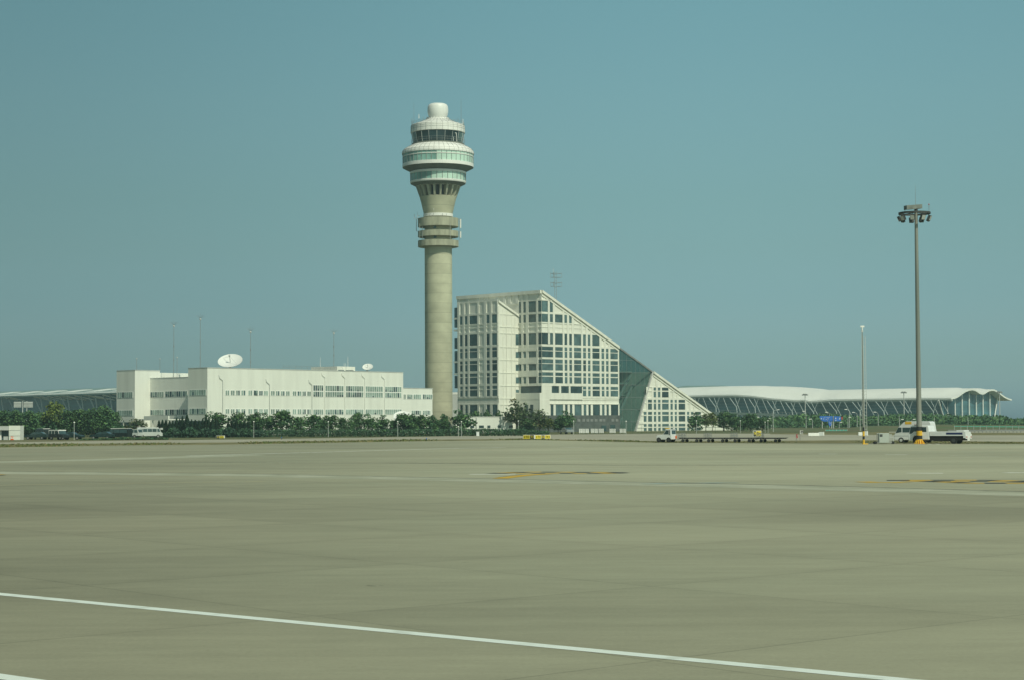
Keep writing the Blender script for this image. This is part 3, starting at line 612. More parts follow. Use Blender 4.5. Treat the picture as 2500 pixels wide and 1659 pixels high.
# low triangular wing
trimT = MB()
cT = [(552, 588), (610, 670), (695, 731), (758, 795), (818, 916), (941, 976), (1003, 1036), (1061, 1158), (1184, 1218), (1243, 1278), (1300, 1392)]
rT = [[(755, 795), (815, 895)], [(935, 972), (990, 1075)], [(1113, 1150), (1170, 1252)], [(1290, 1325), (1345, 1425)]]
def zt_(y): return FR.uv(*c5(860, y))[1]
uT = [(FR.uv(*c5(a, 1200))[0], FR.uv(*c5(b, 1200))[0]) for a, b in cT]
for ri, bands in enumerate(rT):
    zz = [(max(.1, zt_(b)), zt_(a)) for a, b in bands]
    for i, (u0, u1) in enumerate(uT):
        bb = list(zz)
        if u0 < uslant(zz[-1][1]) + .3 and u0 < U3: 
            if ri == 1 and i == 1: bb = [zz[-1]]
            elif not (ri == 3 and i == 0): continue
        if ri == 0 and i == 1: continue
        if bb[0][1] > zs(u1) - 1.0: continue
        wbox(FR, [(u0, u1, a, b) for a, b in bb], pickglass())
for i in range(1, len(uT)):
    u0, u1 = uT[i - 1][1], uT[i][0]; zb = min(zs(u1) - 1.5, zt_(745) + (2.4 if i in (3, 4) else 0))
    FR.box(trimT, u0, u1, max(0, 0), zb, 0, PO)
for ya, yb in ((740, 752), (797, 812), (900, 930), (975, 987), (1080, 1108), (1153, 1167), (1256, 1286), (1328, 1342)):
    z0_, z1_ = zt_(yb), zt_(ya); FR.box(trimT, uslant(z1_) + .2, (Z0 - z1_) / SL - 1.0, z0_, z1_, 0, .14)
for da, db, o in ((-.5, .18, .5), (-1.25, -.9, .22)):
    ub = 81.5; trimT.hexa([FR.P(U3, zs(U3) + da, 0), FR.P(ub, zs(ub) + da, 0), FR.P(ub, zs(ub) + da, o), FR.P(U3, zs(U3) + da, o)], [FR.P(U3, zs(U3) + db, 0), FR.P(ub, zs(ub) + db, 0), FR.P(ub, zs(ub) + db, o), FR.P(U3, zs(U3) + db, o)])
trimT.build('wing_facade_grid', WALL, office)
wins.sort(key=lambda t: -t[0])
for ar, mb, m in wins[:100]: mb.build('window', m, office)
rest = MB(); 
for ar, mb, m in wins[100:]: rest.add(mb.V, mb.F)
if rest.V: rest.build('small_windows', GLASS, office, kind='stuff')

# lattice mast on the sloping roof
p = at(q8(1042, 885)[0], q8(0, 885)[1], 530); zt0 = at(p.x * 0 + 1356, q8(0, 235)[1], 530).z
mast = thing('lattice_mast', 'thin grey lattice mast with two square antenna cages behind the sloping roof', 'antenna mast', (p.x, 530, p.z - 3))
mk = 530 / FPX / 9.8; mb = MB(); hw = 22 * mk
for sx in (-1, 1):
    for sy in (-1, 1): mb.tube((p.x + sx * hw, 530 + sy * hw, p.z - 3), (p.x + sx * hw, 530 + sy * hw, zt0), .05, n=4)
z = p.z - 3; k = 0
while z < zt0 - .5:
    for sy in (-1, 1): mb.tube((p.x - hw, 530 + sy * hw, z), (p.x + hw, 530 + sy * hw, z + .5), .03, n=4)
    z += 1.0
mb.build('mast', GREY, mast)
for ya, yb in ((280, 370), (500, 588)):
    mb = MB(); za = at(1356, q8(0, ya)[1], 530).z; zb = at(1356, q8(0, yb)[1], 530).z; xl = p.x + (925 - 1042) * mk; xr = p.x + (1192 - 1042) * mk
    for z in (za, zb):
        mb.path([(xl, 529, z), (p.x, 528, z), (xr, 529, z), (p.x, 532, z), (xl, 529, z)], .05, 4)
    for x, y in ((xl, 529), (xr, 529), (p.x - .5, 528), (p.x - .6, 530)): mb.tube((x, y, za + .3), (x, y, zb - .1), .05, n=4)
    mb.build('antenna_cage', GREY, mast)
mb = MB(); mb.tube((p.x - .6, 530, zt0 - 1), (p.x - .6, 530, zt0 + 1), .05, n=4); mb.build('whip', LGREY, mast)

# ------------------------------------------------------------------ long white three-storey building
P0 = Vector((-70.9, 430)); e1 = Vector((42.6, 50)).normalized(); eL = Vector((-e1.y, e1.x))
G1 = Frame(P0, e1, -eL); GL = Frame(P0, eL, -e1)
q = P0 + e1 * 4.6; GLr = Frame(q, eL, -e1); q = P0 + eL * 26.8; G1b = Frame(q, e1, -eL)
lab = thing('white_building', 'long white three storey building with window bands and rooftop dishes beside the tower', 'building', (P0.x, P0.y, 0))
def blk(name, u0, u1, l0, l1, z0, z1, m=WHITE):
    mb = MB(); c = [P0 + e1 * u + eL * l for u, l in ((u0, l0), (u1, l0), (u1, l1), (u0, l1))]
    mb.hexa([(p.x, p.y, z0) for p in c], [(p.x, p.y, z1) for p in c]); return mb.build(name, m, lab)
uQ = G1.uv(*c8(1843, 900))[0]; uX = G1.uv(*c8(2218, 900))[0]
ZR = 15.75
blk('wall', 0, uQ, 0, 6.9, 0, ZR); blk('wall', 4.6, uQ, 6.9, 26.8, 0, 13.85); blk('wall', 0, 7.6, 26.8, 33.9, 0, ZR)
blk('rooftop_room', 7.6, 26, 27.5, 33, 13.7, 15.35); blk('wall', uQ, uX, .4, 18, 0, 11.7)
for u0, u1, l0, l1, z in ((0, uQ, 0, 6.9, ZR), (0, 7.6, 26.8, 33.9, ZR), (4.6, uQ, 6.9, 26.8, 13.85), (uQ, uX, .4, 18, 11.7)):
    blk('coping', u0 - .05, u1 + .05, l0 - .08, l1, z, z + .16, LGREY)
lw = []
def strip_win(F, px0, px1, yt, yb, n, cropf, rowsplit=None, off=0):
    u0, z1 = F.uv(*cropf(px0, yt), off); u1, z0 = F.uv(*cropf(px1, yb), off)
    if u0 > u1: u0, u1 = u1, u0
    mb = MB(); F.box(mb, u0 - .12, u1 + .12, z0 - .1, z1 + .1, off - .05, off + .05, 0); w_ = (u1 - u0) / n
    zz = [(z0, z1)] if not rowsplit else [(z0, z0 + (z1 - z0) * rowsplit - .12), (z0 + (z1 - z0) * rowsplit + .12, z1)]
    g0 = rnd.random()
    for i in range(n):
        for a, b in zz:
            g = rnd.random() * .6 + g0 * .4; m = 1 if g < .34 else (2 if g < .4 else 3)
            F.box(mb, u0 + w_ * i + .085, u0 + w_ * (i + 1) - .085, a, b, off + .05, off + .08, m)
            if rnd.random() < .35: F.box(mb, u0 + w_ * i + .07, u0 + w_ * (i + 1) - .07, a + (b - a) * rnd.uniform(.2, .6), b, off + .081, off + .09, 3)
    # the blind sits inside: thinner pane in front
    lw.append(mb)
    mb.build('window', [TRIM, GLASS, GLASS3, GLASS2], lab)
for x0, x1 in ((1298, 1342), (1356, 1400), (1414, 1458), (1472, 1518), (1548, 1593), (1607, 1650)):
    strip_win(G1, x0, x1, 948, 1000, 2, c7); strip_win(G1, x0, x1, 1152, 1200, 2, c7)
for i, (x0, x1) in enumerate(((2, 45), (60, 108), (120, 172), (205, 255), (267, 315), (330, 378), (392, 440), (475, 522), (535, 585), (595, 640), (655, 702))):
    strip_win(G1, x0, x1, 873 + i * .9, 928 + i * .7, 2, c8); strip_win(G1, x0, x1, 1099 + i * .3, 1157 + i * .3, 2, c8)
for (x0, x1), yt, yb, n in (((730, 855), 804, 945, 5), ((880, 1105), 809, 948, 8), ((1133, 1350), 813, 951, 8), ((1377, 1590), 818, 954, 8), ((1617, 1820), 822, 957, 8)):
    strip_win(G1, x0, x1, yt, yb, n, c8, .48); strip_win(G1, x0, x1, 1104, 1164, n, c8)
for x0, x1, n in ((1845, 1875, 2), (1890, 1958, 3), (1968, 2062, 4), (2083, 2203, 5)): strip_win(G1, x0, x1, 918, 973, n, c8, off=-.4)
for x0, x1, n in ((1945, 2062, 5), (2083, 2178, 5)): strip_win(G1, x0, x1, 1118, 1165, n, c8, off=-.4)
strip_win(GL, 910, 1088, 944, 999, 7, c7); strip_win(GL, 910, 1088, 1148, 1203, 7, c7)
strip_win(GLr, 482, 628, 967, 1020, 6, c7); strip_win(GLr, 645, 885, 960, 1013, 10, c7); strip_win(GLr, 482, 628, 1163, 1215, 6, c7); strip_win(GLr, 645, 885, 1158, 1212, 10, c7)
strip_win(GL, 125, 287, 970, 1025, 7, c7); strip_win(GL, 125, 287, 1168, 1222, 7, c7)
for x0, y0, x1, y1, cf in ((1267, 840, 1265, 1210, c7), (188, 795, 188, 1150, c8), (713, 800, 713, 1165, c8), (873, 710, 873, 1170, c8), (1120, 715, 1120, 1170, c8), (1365, 720, 1365, 1175, c8), (1608, 730, 1608, 1180, c8)):
    u, z1 = G1.uv(*cf(x0, y0)); _, z0_ = G1.uv(*cf(x1, y1)); dark = x0 < 800 or cf is c7
    MB().path([G1.P(u - 1.1, z1 + 1.3, .02), G1.P(u - .95, z1 + .6, .16), G1.P(u, z1, .16), G1.P(u, z0_ - 2, .16)], .065, 6).build('downpipe', LGREY if dark else TRIM, lab)
zu = GL.uv(*c7(1000, 1281))[1]
mb = MB(); GL.box(mb, .15, 6.7, 0, zu, .0, .06); mb.build('undercroft_shade_panel', GLASS3, lab); mb = MB(); GL.box(mb, 26.9, 33.6, 0, GL.uv(*c7(200, 1296))[1], 0, .06); mb.build('undercroft_shade_panel', GLASS3, lab)  # dark panels proud of the wall, painted shade for the open undercroft
mb = MB(); u_ = GL.uv(*c7(108, 1296)); mb.hexa([GL.P(33.9, 0, .05), GL.P(32.7, 0, .05), GL.P(32.7, 0, 1.6), GL.P(33.9, 0, 1.6)][::1], [GL.P(33.9, u_[1], .05), GL.P(33.2, u_[1], .05), GL.P(33.2, u_[1], .5), GL.P(33.9, u_[1], .5)]); mb.build('slanted_leg', WHITE, lab)
mb = MB(); za, zb = GL.uv(*c7(600, 1262))[1], GL.uv(*c7(600, 1228))[1]
l0, l1 = GL.uv(*c7(748, 1250), 3)[0], GL.uv(*c7(240, 1250), 3)[0]
GL.box(mb, l0, l1, za - .25, za, 0, 5.0); GL.box(mb, l0, l0 + 9, za, zb, 4.6, 5.0)
for l in (l0 + .3, l0 + 6, l0 + 12, l0 + 17): mb.tube(GL.P(l, 0, 4.7), GL.P(l, za, 4.7), .16, n=6)
mb.build('canopy', WHITE, lab)
# penthouse on the roof
pc = at(c8(1027, 600)[0], 900, 470); zt2 = at(c8(1027, 571)[0], c8(0, 571)[1], 470).z
mb = MB(); c = [Vector((pc.x, pc.y)) + e1 * u + eL * l for u, l in ((0, 0), (6.4, 0), (6.4, 9.6), (0, 9.6))]
mb.hexa([(p_.x, p_.y, 13.9) for p_ in c], [(p_.x, p_.y, zt2) for p_ in c]); mb.build('penthouse', WALL, lab)
PF = Frame((pc.x, pc.y), e1, -eL); mb = MB()
for a_, b_ in ((.3, 2.4), (3.0, 5.8)): PF.box(mb, a_, b_, ZR + .2, ZR + .55, .02, .06)
mb.build('penthouse_vent', GLASS3, lab)
mb = MB(); a_ = G1.P(24, ZR + .2, -.3)
for z in (ZR + .6, ZR + 1.0): mb.tube(G1.P(24, z, -.3), G1.P(44, z, -.3), .03, n=4)
for k in range(11): mb.tube(G1.P(24 + 2 * k, ZR, -.3), G1.P(24 + 2 * k, ZR + 1.0, -.3), .03, n=4)
mb.build('roof_railing', GREY, lab)

def dish(px, py, D, dia, tilt, az, label, zbase):
    c = at(px, py, D); t = thing('satellite_dish', label, 'satellite dish', (c.x, c.y, zbase), 'satellite dishes of the white building')
    ax = Vector((math.sin(az) * math.cos(tilt), -math.cos(az) * math.cos(tilt), math.sin(tilt))); a_ = ax.orthogonal().normalized(); b_ = ax.cross(a_); mb = MB(); n = 40; vs = []; rings = 8; Rr = dia / 2; dep = dia * .10
    for side, o in ((0, 0), (1, -.06)):
        for k in range(rings + 1):
            r = Rr * k / rings + 1e-3
            for i in range(n):
                th = 2 * math.pi * i / n; vs.append(c + (a_ * math.cos(th) + b_ * math.sin(th)) * r + ax * (dep * (r / Rr) ** 2 - dep * .6 + o))
    fs = []; N = n * (rings + 1)
    for s_ in (0, N):
        for k in range(rings):
            for i in range(n): fs.append((s_ + k * n + i, s_ + k * n + (i + 1) % n, s_ + (k + 1) * n + (i + 1) % n, s_ + (k + 1) * n + i))
    mb.add(vs, fs); mb.build('reflector', DISH, t, True)
    fpt = c + ax * dia * .24; mb = MB(); mb.tube(c - ax * dep * .5, fpt, .05 * dia / 6 + .03, n=6); mb.tube(fpt - ax * .1, fpt + ax * dia * .06, dia * .035, n=10)
    for k in (0, 1): mb.tube(c + b_ * (Rr * .8 * (1 if k else -1)) + ax * dep * .1, fpt, .03, n=4)
    mb.build('feed_horn', LGREY, t)
    mb = MB(); mb.tube((c.x, c.y, zbase), c - ax * dep, .22 * dia / 6 + .08, .12 * dia / 6 + .05, n=8); mb.tube((c.x - dia * .2, c.y + dia * .2, zbase), c - ax * dep, .07, n=6); mb.build('mount', LGREY, t); return t
x, y = c7(1353, 630); dish(x, y, 446, 5.95, R(56), R(-3), 'large white satellite dish standing on the roof at the left', 13.9)
x, y = c8(1405, 580); dish(x, y, 476, 2.72, R(53), R(-3), 'small white satellite dish on the roof right of the rooftop penthouse', 15.8)
x, y = c8(1850, 1190); y += 2.6; dish(x, y, 424, 4.8, R(56), R(12), 'white ground satellite dish half hidden by the trees below the low annex', 0)

def spike_mast(px, yb, D, ytip, label, spread=50, cropscale=4.479, yball=65, zb=None):
    base = at(px, yb, D); tip = at(px, ytip, D); k = D / FPX
    zb = base.z if zb is None else zb
    t = thing('antenna_mast', label, 'antenna', (base.x, base.y, zb), 'spiked lightning masts on the white building')
    b_ = tip.z - yball / cropscale * k
    mb = MB(); mb.tube((base.x, base.y, zb), (base.x, base.y, b_), .075, .05, 6); mb.build('pole', GREY, t)
    mb = MB()
    for f in (.35, .62): mb.tube((base.x, base.y, zb + (b_ - zb) * f - .2), (base.x, base.y, zb + (b_ - zb) * f + .2), .13, n=6)
    mb.build('joint', GREY, t)
    mb = MB(); mb.ball((base.x, base.y, b_), .24, 8); mb.build('ball', LGREY, t, True)
    mb = MB(); mb.tube((base.x, base.y, b_), (base.x, base.y, tip.z), .03, n=4)
    for i in range(6):
        th = i * math.pi / 3 + .3; mb.tube((base.x, base.y, b_ + .15), (base.x + math.cos(th) * spread / cropscale * k, base.y + math.sin(th) * spread / cropscale * k, b_ + 45 / cropscale * k), .022, n=3)
    mb.build('spikes', GREY, t); return t
for (x, yt, yb, lb, zb) in ((735, 190, 815, 'spiked antenna mast rising from the recessed left roof', 13.85), (1025, 115, 695, 'tallest spiked antenna mast, left of the large roof dish', 13.85), (1575, 255, 705, 'spiked antenna mast just right of the large roof dish', 13.85)):
    px, py = c7(x, yb); spike_mast(px, py, 448, c7(0, yt)[1], lb, zb=zb)
px, py = c8(987, 560); spike_mast(px, py, 474, c8(0, 110)[1], 'spiked antenna mast standing on the rooftop penthouse', 55, 5.059, zb=zt2)
for i, (x, y, lb) in enumerate(((330, 600, 'short thin mast with a small ball on the far left roof'), (585, 603, 'short thin mast with a small ball above the inner end of the left block'), (772, 588, 'short thin mast with a small ball beside the recessed roof mast'))):
    pt = at(*c7(x, y), 455); t = thing('roof_mast', lb, 'antenna', (pt.x, pt.y, 15.6), 'short ball masts on the white building')
    MB().tube((pt.x, pt.y, 15.6 if i < 2 else 13.85), (pt.x, pt.y, pt.z), .05, n=5).build('pole', GREY, t); mb = MB(); mb.ball((pt.x, pt.y, pt.z), .16, 6); mb.build('ball', LGREY, t, True)
for x, yt, yb, lb in ((820, 462, 570, 'thin white whip aerial at the left end of the penthouse'), (1160, 450, 568, 'thin white whip aerial at the right of the penthouse'), (1113, 530, 600, 'short white rod in front of the penthouse, left one of a pair'), (1131, 530, 600, 'short white rod in front of the penthouse, right one of a pair')):
    a_ = at(*c8(x, yb), 472); b_ = at(*c8(x, yt), 472); zb = zt2 if yb < 590 else 15.75
    single(MB().tube((a_.x, a_.y, zb), (a_.x, a_.y, b_.z), .06, .03, 5), 'whip_aerial', TRIM, lb, 'antenna', 'rods by the penthouse')
# low annexes
q = at(c4(237, 1400)[0], 1040, 470); sh = thing('storage_building', 'low cream flat roofed shed behind the hedge below the office block', 'building', (q.x, q.y, 0))
SF = Frame((q.x + 3.4, q.y), Vector((1, .12)), Vector((.12, -1))); zt3 = SF.uv(*c4(450, 1320))[1]
mb = MB(); SF.box(mb, -7.5, SF.uv(*c4(633, 1350))[0], 0, zt3, -9, 0); mb.build('wall', WHITE, sh)
mb = MB(); SF.box(mb, -7.6, SF.uv(*c4(635, 1350))[0], zt3, zt3 + .12, -9, .08); mb.build('coping', TRIM, sh)
for x0, x1 in ((228, 265), (312, 358), (392, 420), (493, 520), (598, 636)):
    mb = MB(); SF.box(mb, SF.uv(*c4(x0, 1400))[0], SF.uv(*c4(x1, 1400))[0], SF.uv(*c4(x0, 1424))[1], SF.uv(*c4(x0, 1400))[1], .02, .06); mb.build('window', GLASS3, sh)
mb = MB(); u = SF.uv(*c4(287, 1380))[0]; mb.tube(SF.P(u, 0, .12), SF.P(u, zt3, .12), .12, n=6); mb.build('downpipe', LGREY, sh)
q = at(c3(556, 1200)[0], 1040, 590); q2 = at(c3(604, 1200)[0], 1040, 590); zt4 = at(1111, c3(0, 1146)[1], 590).z
lk = thing('link_building', 'narrow grey block seen in the gap between tower and office block', 'building', (q.x, 590, 0))
MB().box(q.x - 12, q2.x + 6, 590, 606, 0, zt4).build('wall', LGREY, lk); MB().box(q.x - 12, q2.x + 6, 589.9, 606, zt4, zt4 + .7).build('coping', TRIM, lk)

# ------------------------------------------------------------------ terminals in the distance
ROOF = mat('white_roof_sheet', (0.82, 0.83, 0.78), 0.55, 0.04, 0.05)
ROOFG = mat('grey_roof_sheet', (0.19, 0.29, 0.27), 0.5, 0.08, 0.05)
FASC = mat('grey_fascia', (0.42, 0.45, 0.40), 0.5, 0.05, 0.1)
CURT = mat('curtain_wall', (0.06, 0.165, 0.20), 0.2, 0.35, 0.02, stretch=(1, 1, 12), spec=.5)
STRUT = mat('steel_strut', (0.42, 0.48, 0.47), 0.5, 0.04, 0.2)
C = at(2297, 1000, 1150); C2 = Vector((C.x, C.y)); eA = Vector((-.8, .6)); eB = Vector((.6, .8))
TF = Frame(C2, eA, (-.6, -.8)); TG = Frame(C2, eB, (.8, -.6))
term = thing('terminal_building', 'white wave roofed glass terminal at the right behind the trees', 'terminal', (C.x, C.y, 0))
UL = TF.uv(1590, 1000)[0]
prof_px = [(1040, 360), (1095, 352), (1150, 330), (1190, 303), (1230, 272), (1265, 248), (1300, 230), (1350, 213), (1400, 206), (1445, 215), (1480, 238), (1520, 262), (1560, 279), (1595, 277), (1625, 262), (1655, 240), (1690, 223), (1730, 215), (1770, 217), (1810, 233), (1850, 260), (1900, 300), (1950, 336), (2010, 366), (2070, 383)]
gp = [TG.uv(*r3(x, y)) for x, y in prof_px]
s0 = gp[0][0]; ze0 = gp[0][1]; crest = max(gp, key=lambda t: t[1]); zc0 = gp[8][1]
eave_px = [r1(300, 402), r1(550, 390), r1(900, 382), r1(1230, 375), r1(1500, 390), r1(1800, 430), r1(2200, 460), r1(2363, 472), r2(0, 412), r2(500, 408), r2(1040, 400), r2(1600, 392), r2(2030, 383), r3(600, 362), r3(1040, 360)]
top_px = [r1(300, 282), r1(550, 272), r1(900, 262), r1(1230, 254), r1(1650, 249), r1(1900, 262), r1(2200, 288), r1(2363, 304), r2(120, 240), r2(280, 241), r2(1040, 229), r2(1700, 215), r3(0, 207), r3(700, 192), r3(1300, 186)]
def linemap(pp, off):
    q = sorted(TF.uv(x, y, off) for x, y in pp)
    def f(u):
        if u <= q[0][0]: return q[0][1]
        for a, b in zip(q, q[1:]):
            if u <= b[0]: return a[1] + (b[1] - a[1]) * (u - a[0]) / (b[0] - a[0])
        return q[-1][1]
    return f
fe = linemap(eave_px, -s0); ft = linemap(top_px, -gp[8][0])
NS = 46; mb = MB(); npf = len(gp); st = []
for i in range(NS + 1):
    u = -3.5 + (UL + 3.5) * i / NS; e_, t_ = fe(max(0, u)), ft(max(0, u)); row = []
    if i < 2: e_, t_ = ze0, zc0
    for s_, z in gp: row.append((s_, e_ + (z - ze0) * (t_ - e_) / (zc0 - ze0)))
    st.append((u, row))
def TP(u, s_, z): q = C2 + eA * u + eB * s_; return (q.x, q.y, z)
vs = []
for th in (0.55, -0.45):
    for u, row in st: vs += [TP(u, s_, z + th) for s_, z in row]
fs = []; N = npf * (NS + 1)
for o in (0, N):
    for i in range(NS):
        for k in range(npf - 1): fs.append((o + i * npf + k, o + i * npf + k + 1, o + (i + 1) * npf + k + 1, o + (i + 1) * npf + k))
for k in range(npf - 1): fs.append((k, k + 1, N + k + 1, N + k))
for i in range(NS): fs.append((i * npf, (i + 1) * npf, N + (i + 1) * npf, N + i * npf)); fs.append((i * npf + npf - 1, (i + 1) * npf + npf - 1, N + (i + 1) * npf + npf - 1, N + i * npf + npf - 1))
mb.add(vs, fs); mb.build('roof', ROOF, term, True)
mb = MB()
for i in range(NS):
    (ua, ra), (ub, rb) = st[i], st[i + 1]
    mb.hexa([TP(ua, s0 + .4, ra[0][1] - 1.5), TP(ub, s0 + .4, rb[0][1] - 1.5), TP(ub, s0 + 2.4, rb[0][1] - 1.5), TP(ua, s0 + 2.4, ra[0][1] - 1.5)], [TP(ua, s0 + .4, ra[0][1] - .45), TP(ub, s0 + .4, rb[0][1] - .45), TP(ub, s0 + 2.4, rb[0][1] - .45), TP(ua, s0 + 2.4, ra[0][1] - .45)])
mb.build('fascia', FASC, term)
mb = MB(); q = [(u, row[1][1] - .55) for u, row in st]
for (ua, za), (ub, zb) in zip(q, q[1:]): mb.add([TP(ua, s0 + 5, 0), TP(ub, s0 + 5, 0), TP(ub, s0 + 5, zb), TP(ua, s0 + 5, za)], [(0, 1, 2, 3)])
for z in (6, 8, 10, 12, 14, 16):
    mb.tube(TP(2, s0 + 4.8, z), TP(UL, s0 + 4.8, z), .06, n=4, m=1)
mb.build('curtain_wall', [CURT, FASC], term)
mb = MB(); smax = TG.uv(*r3(1925, 450), -2.5)[0]; sb = TG.uv(*r3(1868, 660), -2.5)[0]; sl_ = s0 + 5
gz = [(s_, z) for s_, z in gp if s_ < smax + 1]
gq = [(s_, s_, z) for s_, z in gz if s_ < sb] + [(sb, smax, TG.uv(*r3(1925, 400), -2.5)[1])]
for (ba, ta, za), (bb, tb_, zb) in zip(gq, gq[1:]): mb.add([TP(2.5, ba, 0), TP(2.5, bb, 0), TP(2.5, tb_, zb - .2), TP(2.5, ta, za - .2)], [(0, 1, 2, 3)])
mb.build('gable_glazing', CURT, term)
for x0, y0, x1, y1 in ((1075, 372, 1078, 680), (1195, 305, 1202, 700), (1315, 232, 1322, 700), (1435, 222, 1442, 700), (1555, 280, 1562, 700), (1668, 235, 1677, 700), (1785, 232, 1793, 700), (1922, 330, 1865, 700), (918, 385, 1010, 690)):
    a_ = TG.uv(*r3(x0, y0), -1); b_ = TG.uv(*r3(x1, y1), -1)
    MB().tube(TP(1.2, a_[0], a_[1]), TP(1.2, b_[0], max(0, b_[1])), .42, n=6).build('gable_fin', TRIM, term)
Ys = [(r3, 690, 900, 395, 825, 580), (r3, 255, 470, 398, 400, 600), (r2, 1310, 1530, 432, 1460, 615), (r2, 890, 1085, 440, 1035, 620), (r2, 465, 680, 442, 605, 620), (r2, 55, 265, 448, 193, 630), (r1, 1995, 2130, 478, 2090, 610), (r1, 1730, 1862, 455, 1820, 590), (r1, 1470, 1602, 428, 1555, 560), (r1, 1190, 1335, 412, 1288, 545), (r1, 890, 1040, 412, 990, 550), (r1, 610, 750, 415, 705, 545)]
for cf, xa, xb, y, xm, ym in Ys:
    a_, b_, m_ = TF.uv(*cf(xa, y), 2), TF.uv(*cf(xb, y), 2), TF.uv(*cf(xm, ym), 2); mb = MB()
    mb.tube(TF.P(*a_, 2), TF.P(*m_, 2), .25, n=6); mb.tube(TF.P(*b_, 2), TF.P(*m_, 2), .20, n=6); mb.tube(TF.P(*m_, 2), TF.P(m_[0] - 1.2, 0, 2), .33, n=6)
    mb.tube(TF.P(a_[0] - 2, a_[1], -1.5), TF.P(a_[0] - 9, 2, -1.5), .2, n=5); mb.tube(TF.P(b_[0] - 1, b_[1], -1.5), TF.P(b_[0] - 8, 2, -1.5), .2, n=5)
    mb.build('forked_strut', STRUT, term)
for x in (600, 750, 895, 1040):          # roof lights on the far crest
    u, z = TF.uv(*r1(x, 258), -gp[8][0]); mb = MB(); vs = []
    for i in range(9):
        t = i / 8; h = 1.4 * math.sin(math.pi * t)
        vs += [TP(u + 14 - 28 * t, gp[8][0] - 3, z - .4), TP(u + 14 - 28 * t, gp[8][0] + 1, z - .3 + h), TP(u + 14 - 28 * t, gp[8][0] + 8, z - .4)]
    mb.add(vs, [(3 * i + k, 3 * i + k + 1, 3 * i + k + 4, 3 * i + k + 3) for i in range(8) for k in (0, 1)]); mb.build('roof_light', ROOFG, term)
# left terminal
Cx = at(284, 950, 1000); LF = Frame((Cx.x, Cx.y), (-.65, .76), (-.76, -.65))
ter2 = thing('terminal_building', 'grey green roofed terminal with white roof panels and raking struts at the far left', 'terminal', (Cx.x, Cx.y, 0))
ze_ = LF.uv(284, 957.5)[1]; zt_t = 23.3
mb = MB()
mb.add([LF.P(-90, ze_ - .8, 4), LF.P(230, ze_ - .8, 4), LF.P(230, ze_, 4), LF.P(-90, ze_, 4), LF.P(-90, zt_t - .9, -14), LF.P(230, zt_t - .9, -14), LF.P(-90, zt_t, -24), LF.P(230, zt_t, -24), LF.P(-90, ze_, -60), LF.P(230, ze_, -60)],
       [(0, 1, 2, 3), (3, 2, 5, 4), (4, 5, 7, 6), (6, 7, 9, 8)]); mb.build('roof', ROOFG, ter2)
def roofpt(u, t): return LF.P(u, ze_ + (zt_t - .9 - ze_) * t + .12, 4 - 18 * t)
for y in ((.0, .09), (.2, .27)):
    mb = MB(); mb.hexa([roofpt(-90, y[0]) - Vector((0, 0, .1)), roofpt(230, y[0]) - Vector((0, 0, .1)), roofpt(230, y[1]) - Vector((0, 0, .1)), roofpt(-90, y[1]) - Vector((0, 0, .1))], [roofpt(-90, y[0]), roofpt(230, y[0]), roofpt(230, y[1]), roofpt(-90, y[1])]); mb.build('roof_band', ROOF, ter2)
du = LF.uv(c6(700, 0)[0], 955)[0] - LF.uv(c6(1040, 0)[0], 955)[0]
u0 = LF.uv(c6(1070, 745)[0], 950)[0]
for k in range(-3, 6):
    ua = u0 + du * k; mb = MB(); q = [roofpt(ua, .42), roofpt(ua - du * .42, .42), roofpt(ua - du * .74, .93), roofpt(ua - du * .34, .93)]
    mb.hexa([p_ - Vector((0, 0, .1)) for p_ in q], q); mb.build('roof_panel', ROOF, ter2)
    for j in range(1):
        q = [roofpt(ua - du * .55, .42), roofpt(ua - du * .58, .42), roofpt(ua - du * .86, .85), roofpt(ua - du * .84, .85)]; mb = MB(); mb.hexa([p_ - Vector((0, 0, .1)) for p_ in q], q); mb.build('roof_rib', ROOF, ter2)
mb = MB(); mb.add([LF.P(-90, 0, -3), LF.P(230, 0, -3), LF.P(230, ze_, -3), LF.P(-90, ze_, -3)], [(0, 1, 2, 3)]); mb.build('curtain_wall', CURT, ter2)
for x0, y0, x1, y1 in ((115, 840, 185, 1000), (15, 835, 40, 1000), (470, 835, 553, 1010), (560, 835, 580, 1010), (655, 830, 725, 970), (740, 822, 757, 980), (835, 820, 910, 985), (925, 830, 950, 990), (1030, 825, 1100, 972), (1115, 805, 1135, 980), (1220, 820, 1287, 975), (1305, 828, 1327, 985), (1415, 815, 1478, 950), (1500, 790, 1528, 970)):
    a_, b_ = LF.uv(*c6(x0, y0), 2), LF.uv(*c6(x1, y1), 2); d = Vector((b_[0] - a_[0], b_[1] - a_[1]))
    e_ = Vector(b_) + d * .8; MB().tube(LF.P(*a_, 2), LF.P(e_.x, max(0, e_.y), 2), .42, n=6).build('raking_strut', STRUT, ter2)
    MB().tube(LF.P(a_[0] - 2, a_[1] + .6, 3.5), LF.P(a_[0] - 16, a_[1] - 1.8, -1), .3, n=5).build('eave_rib', ROOF, ter2)
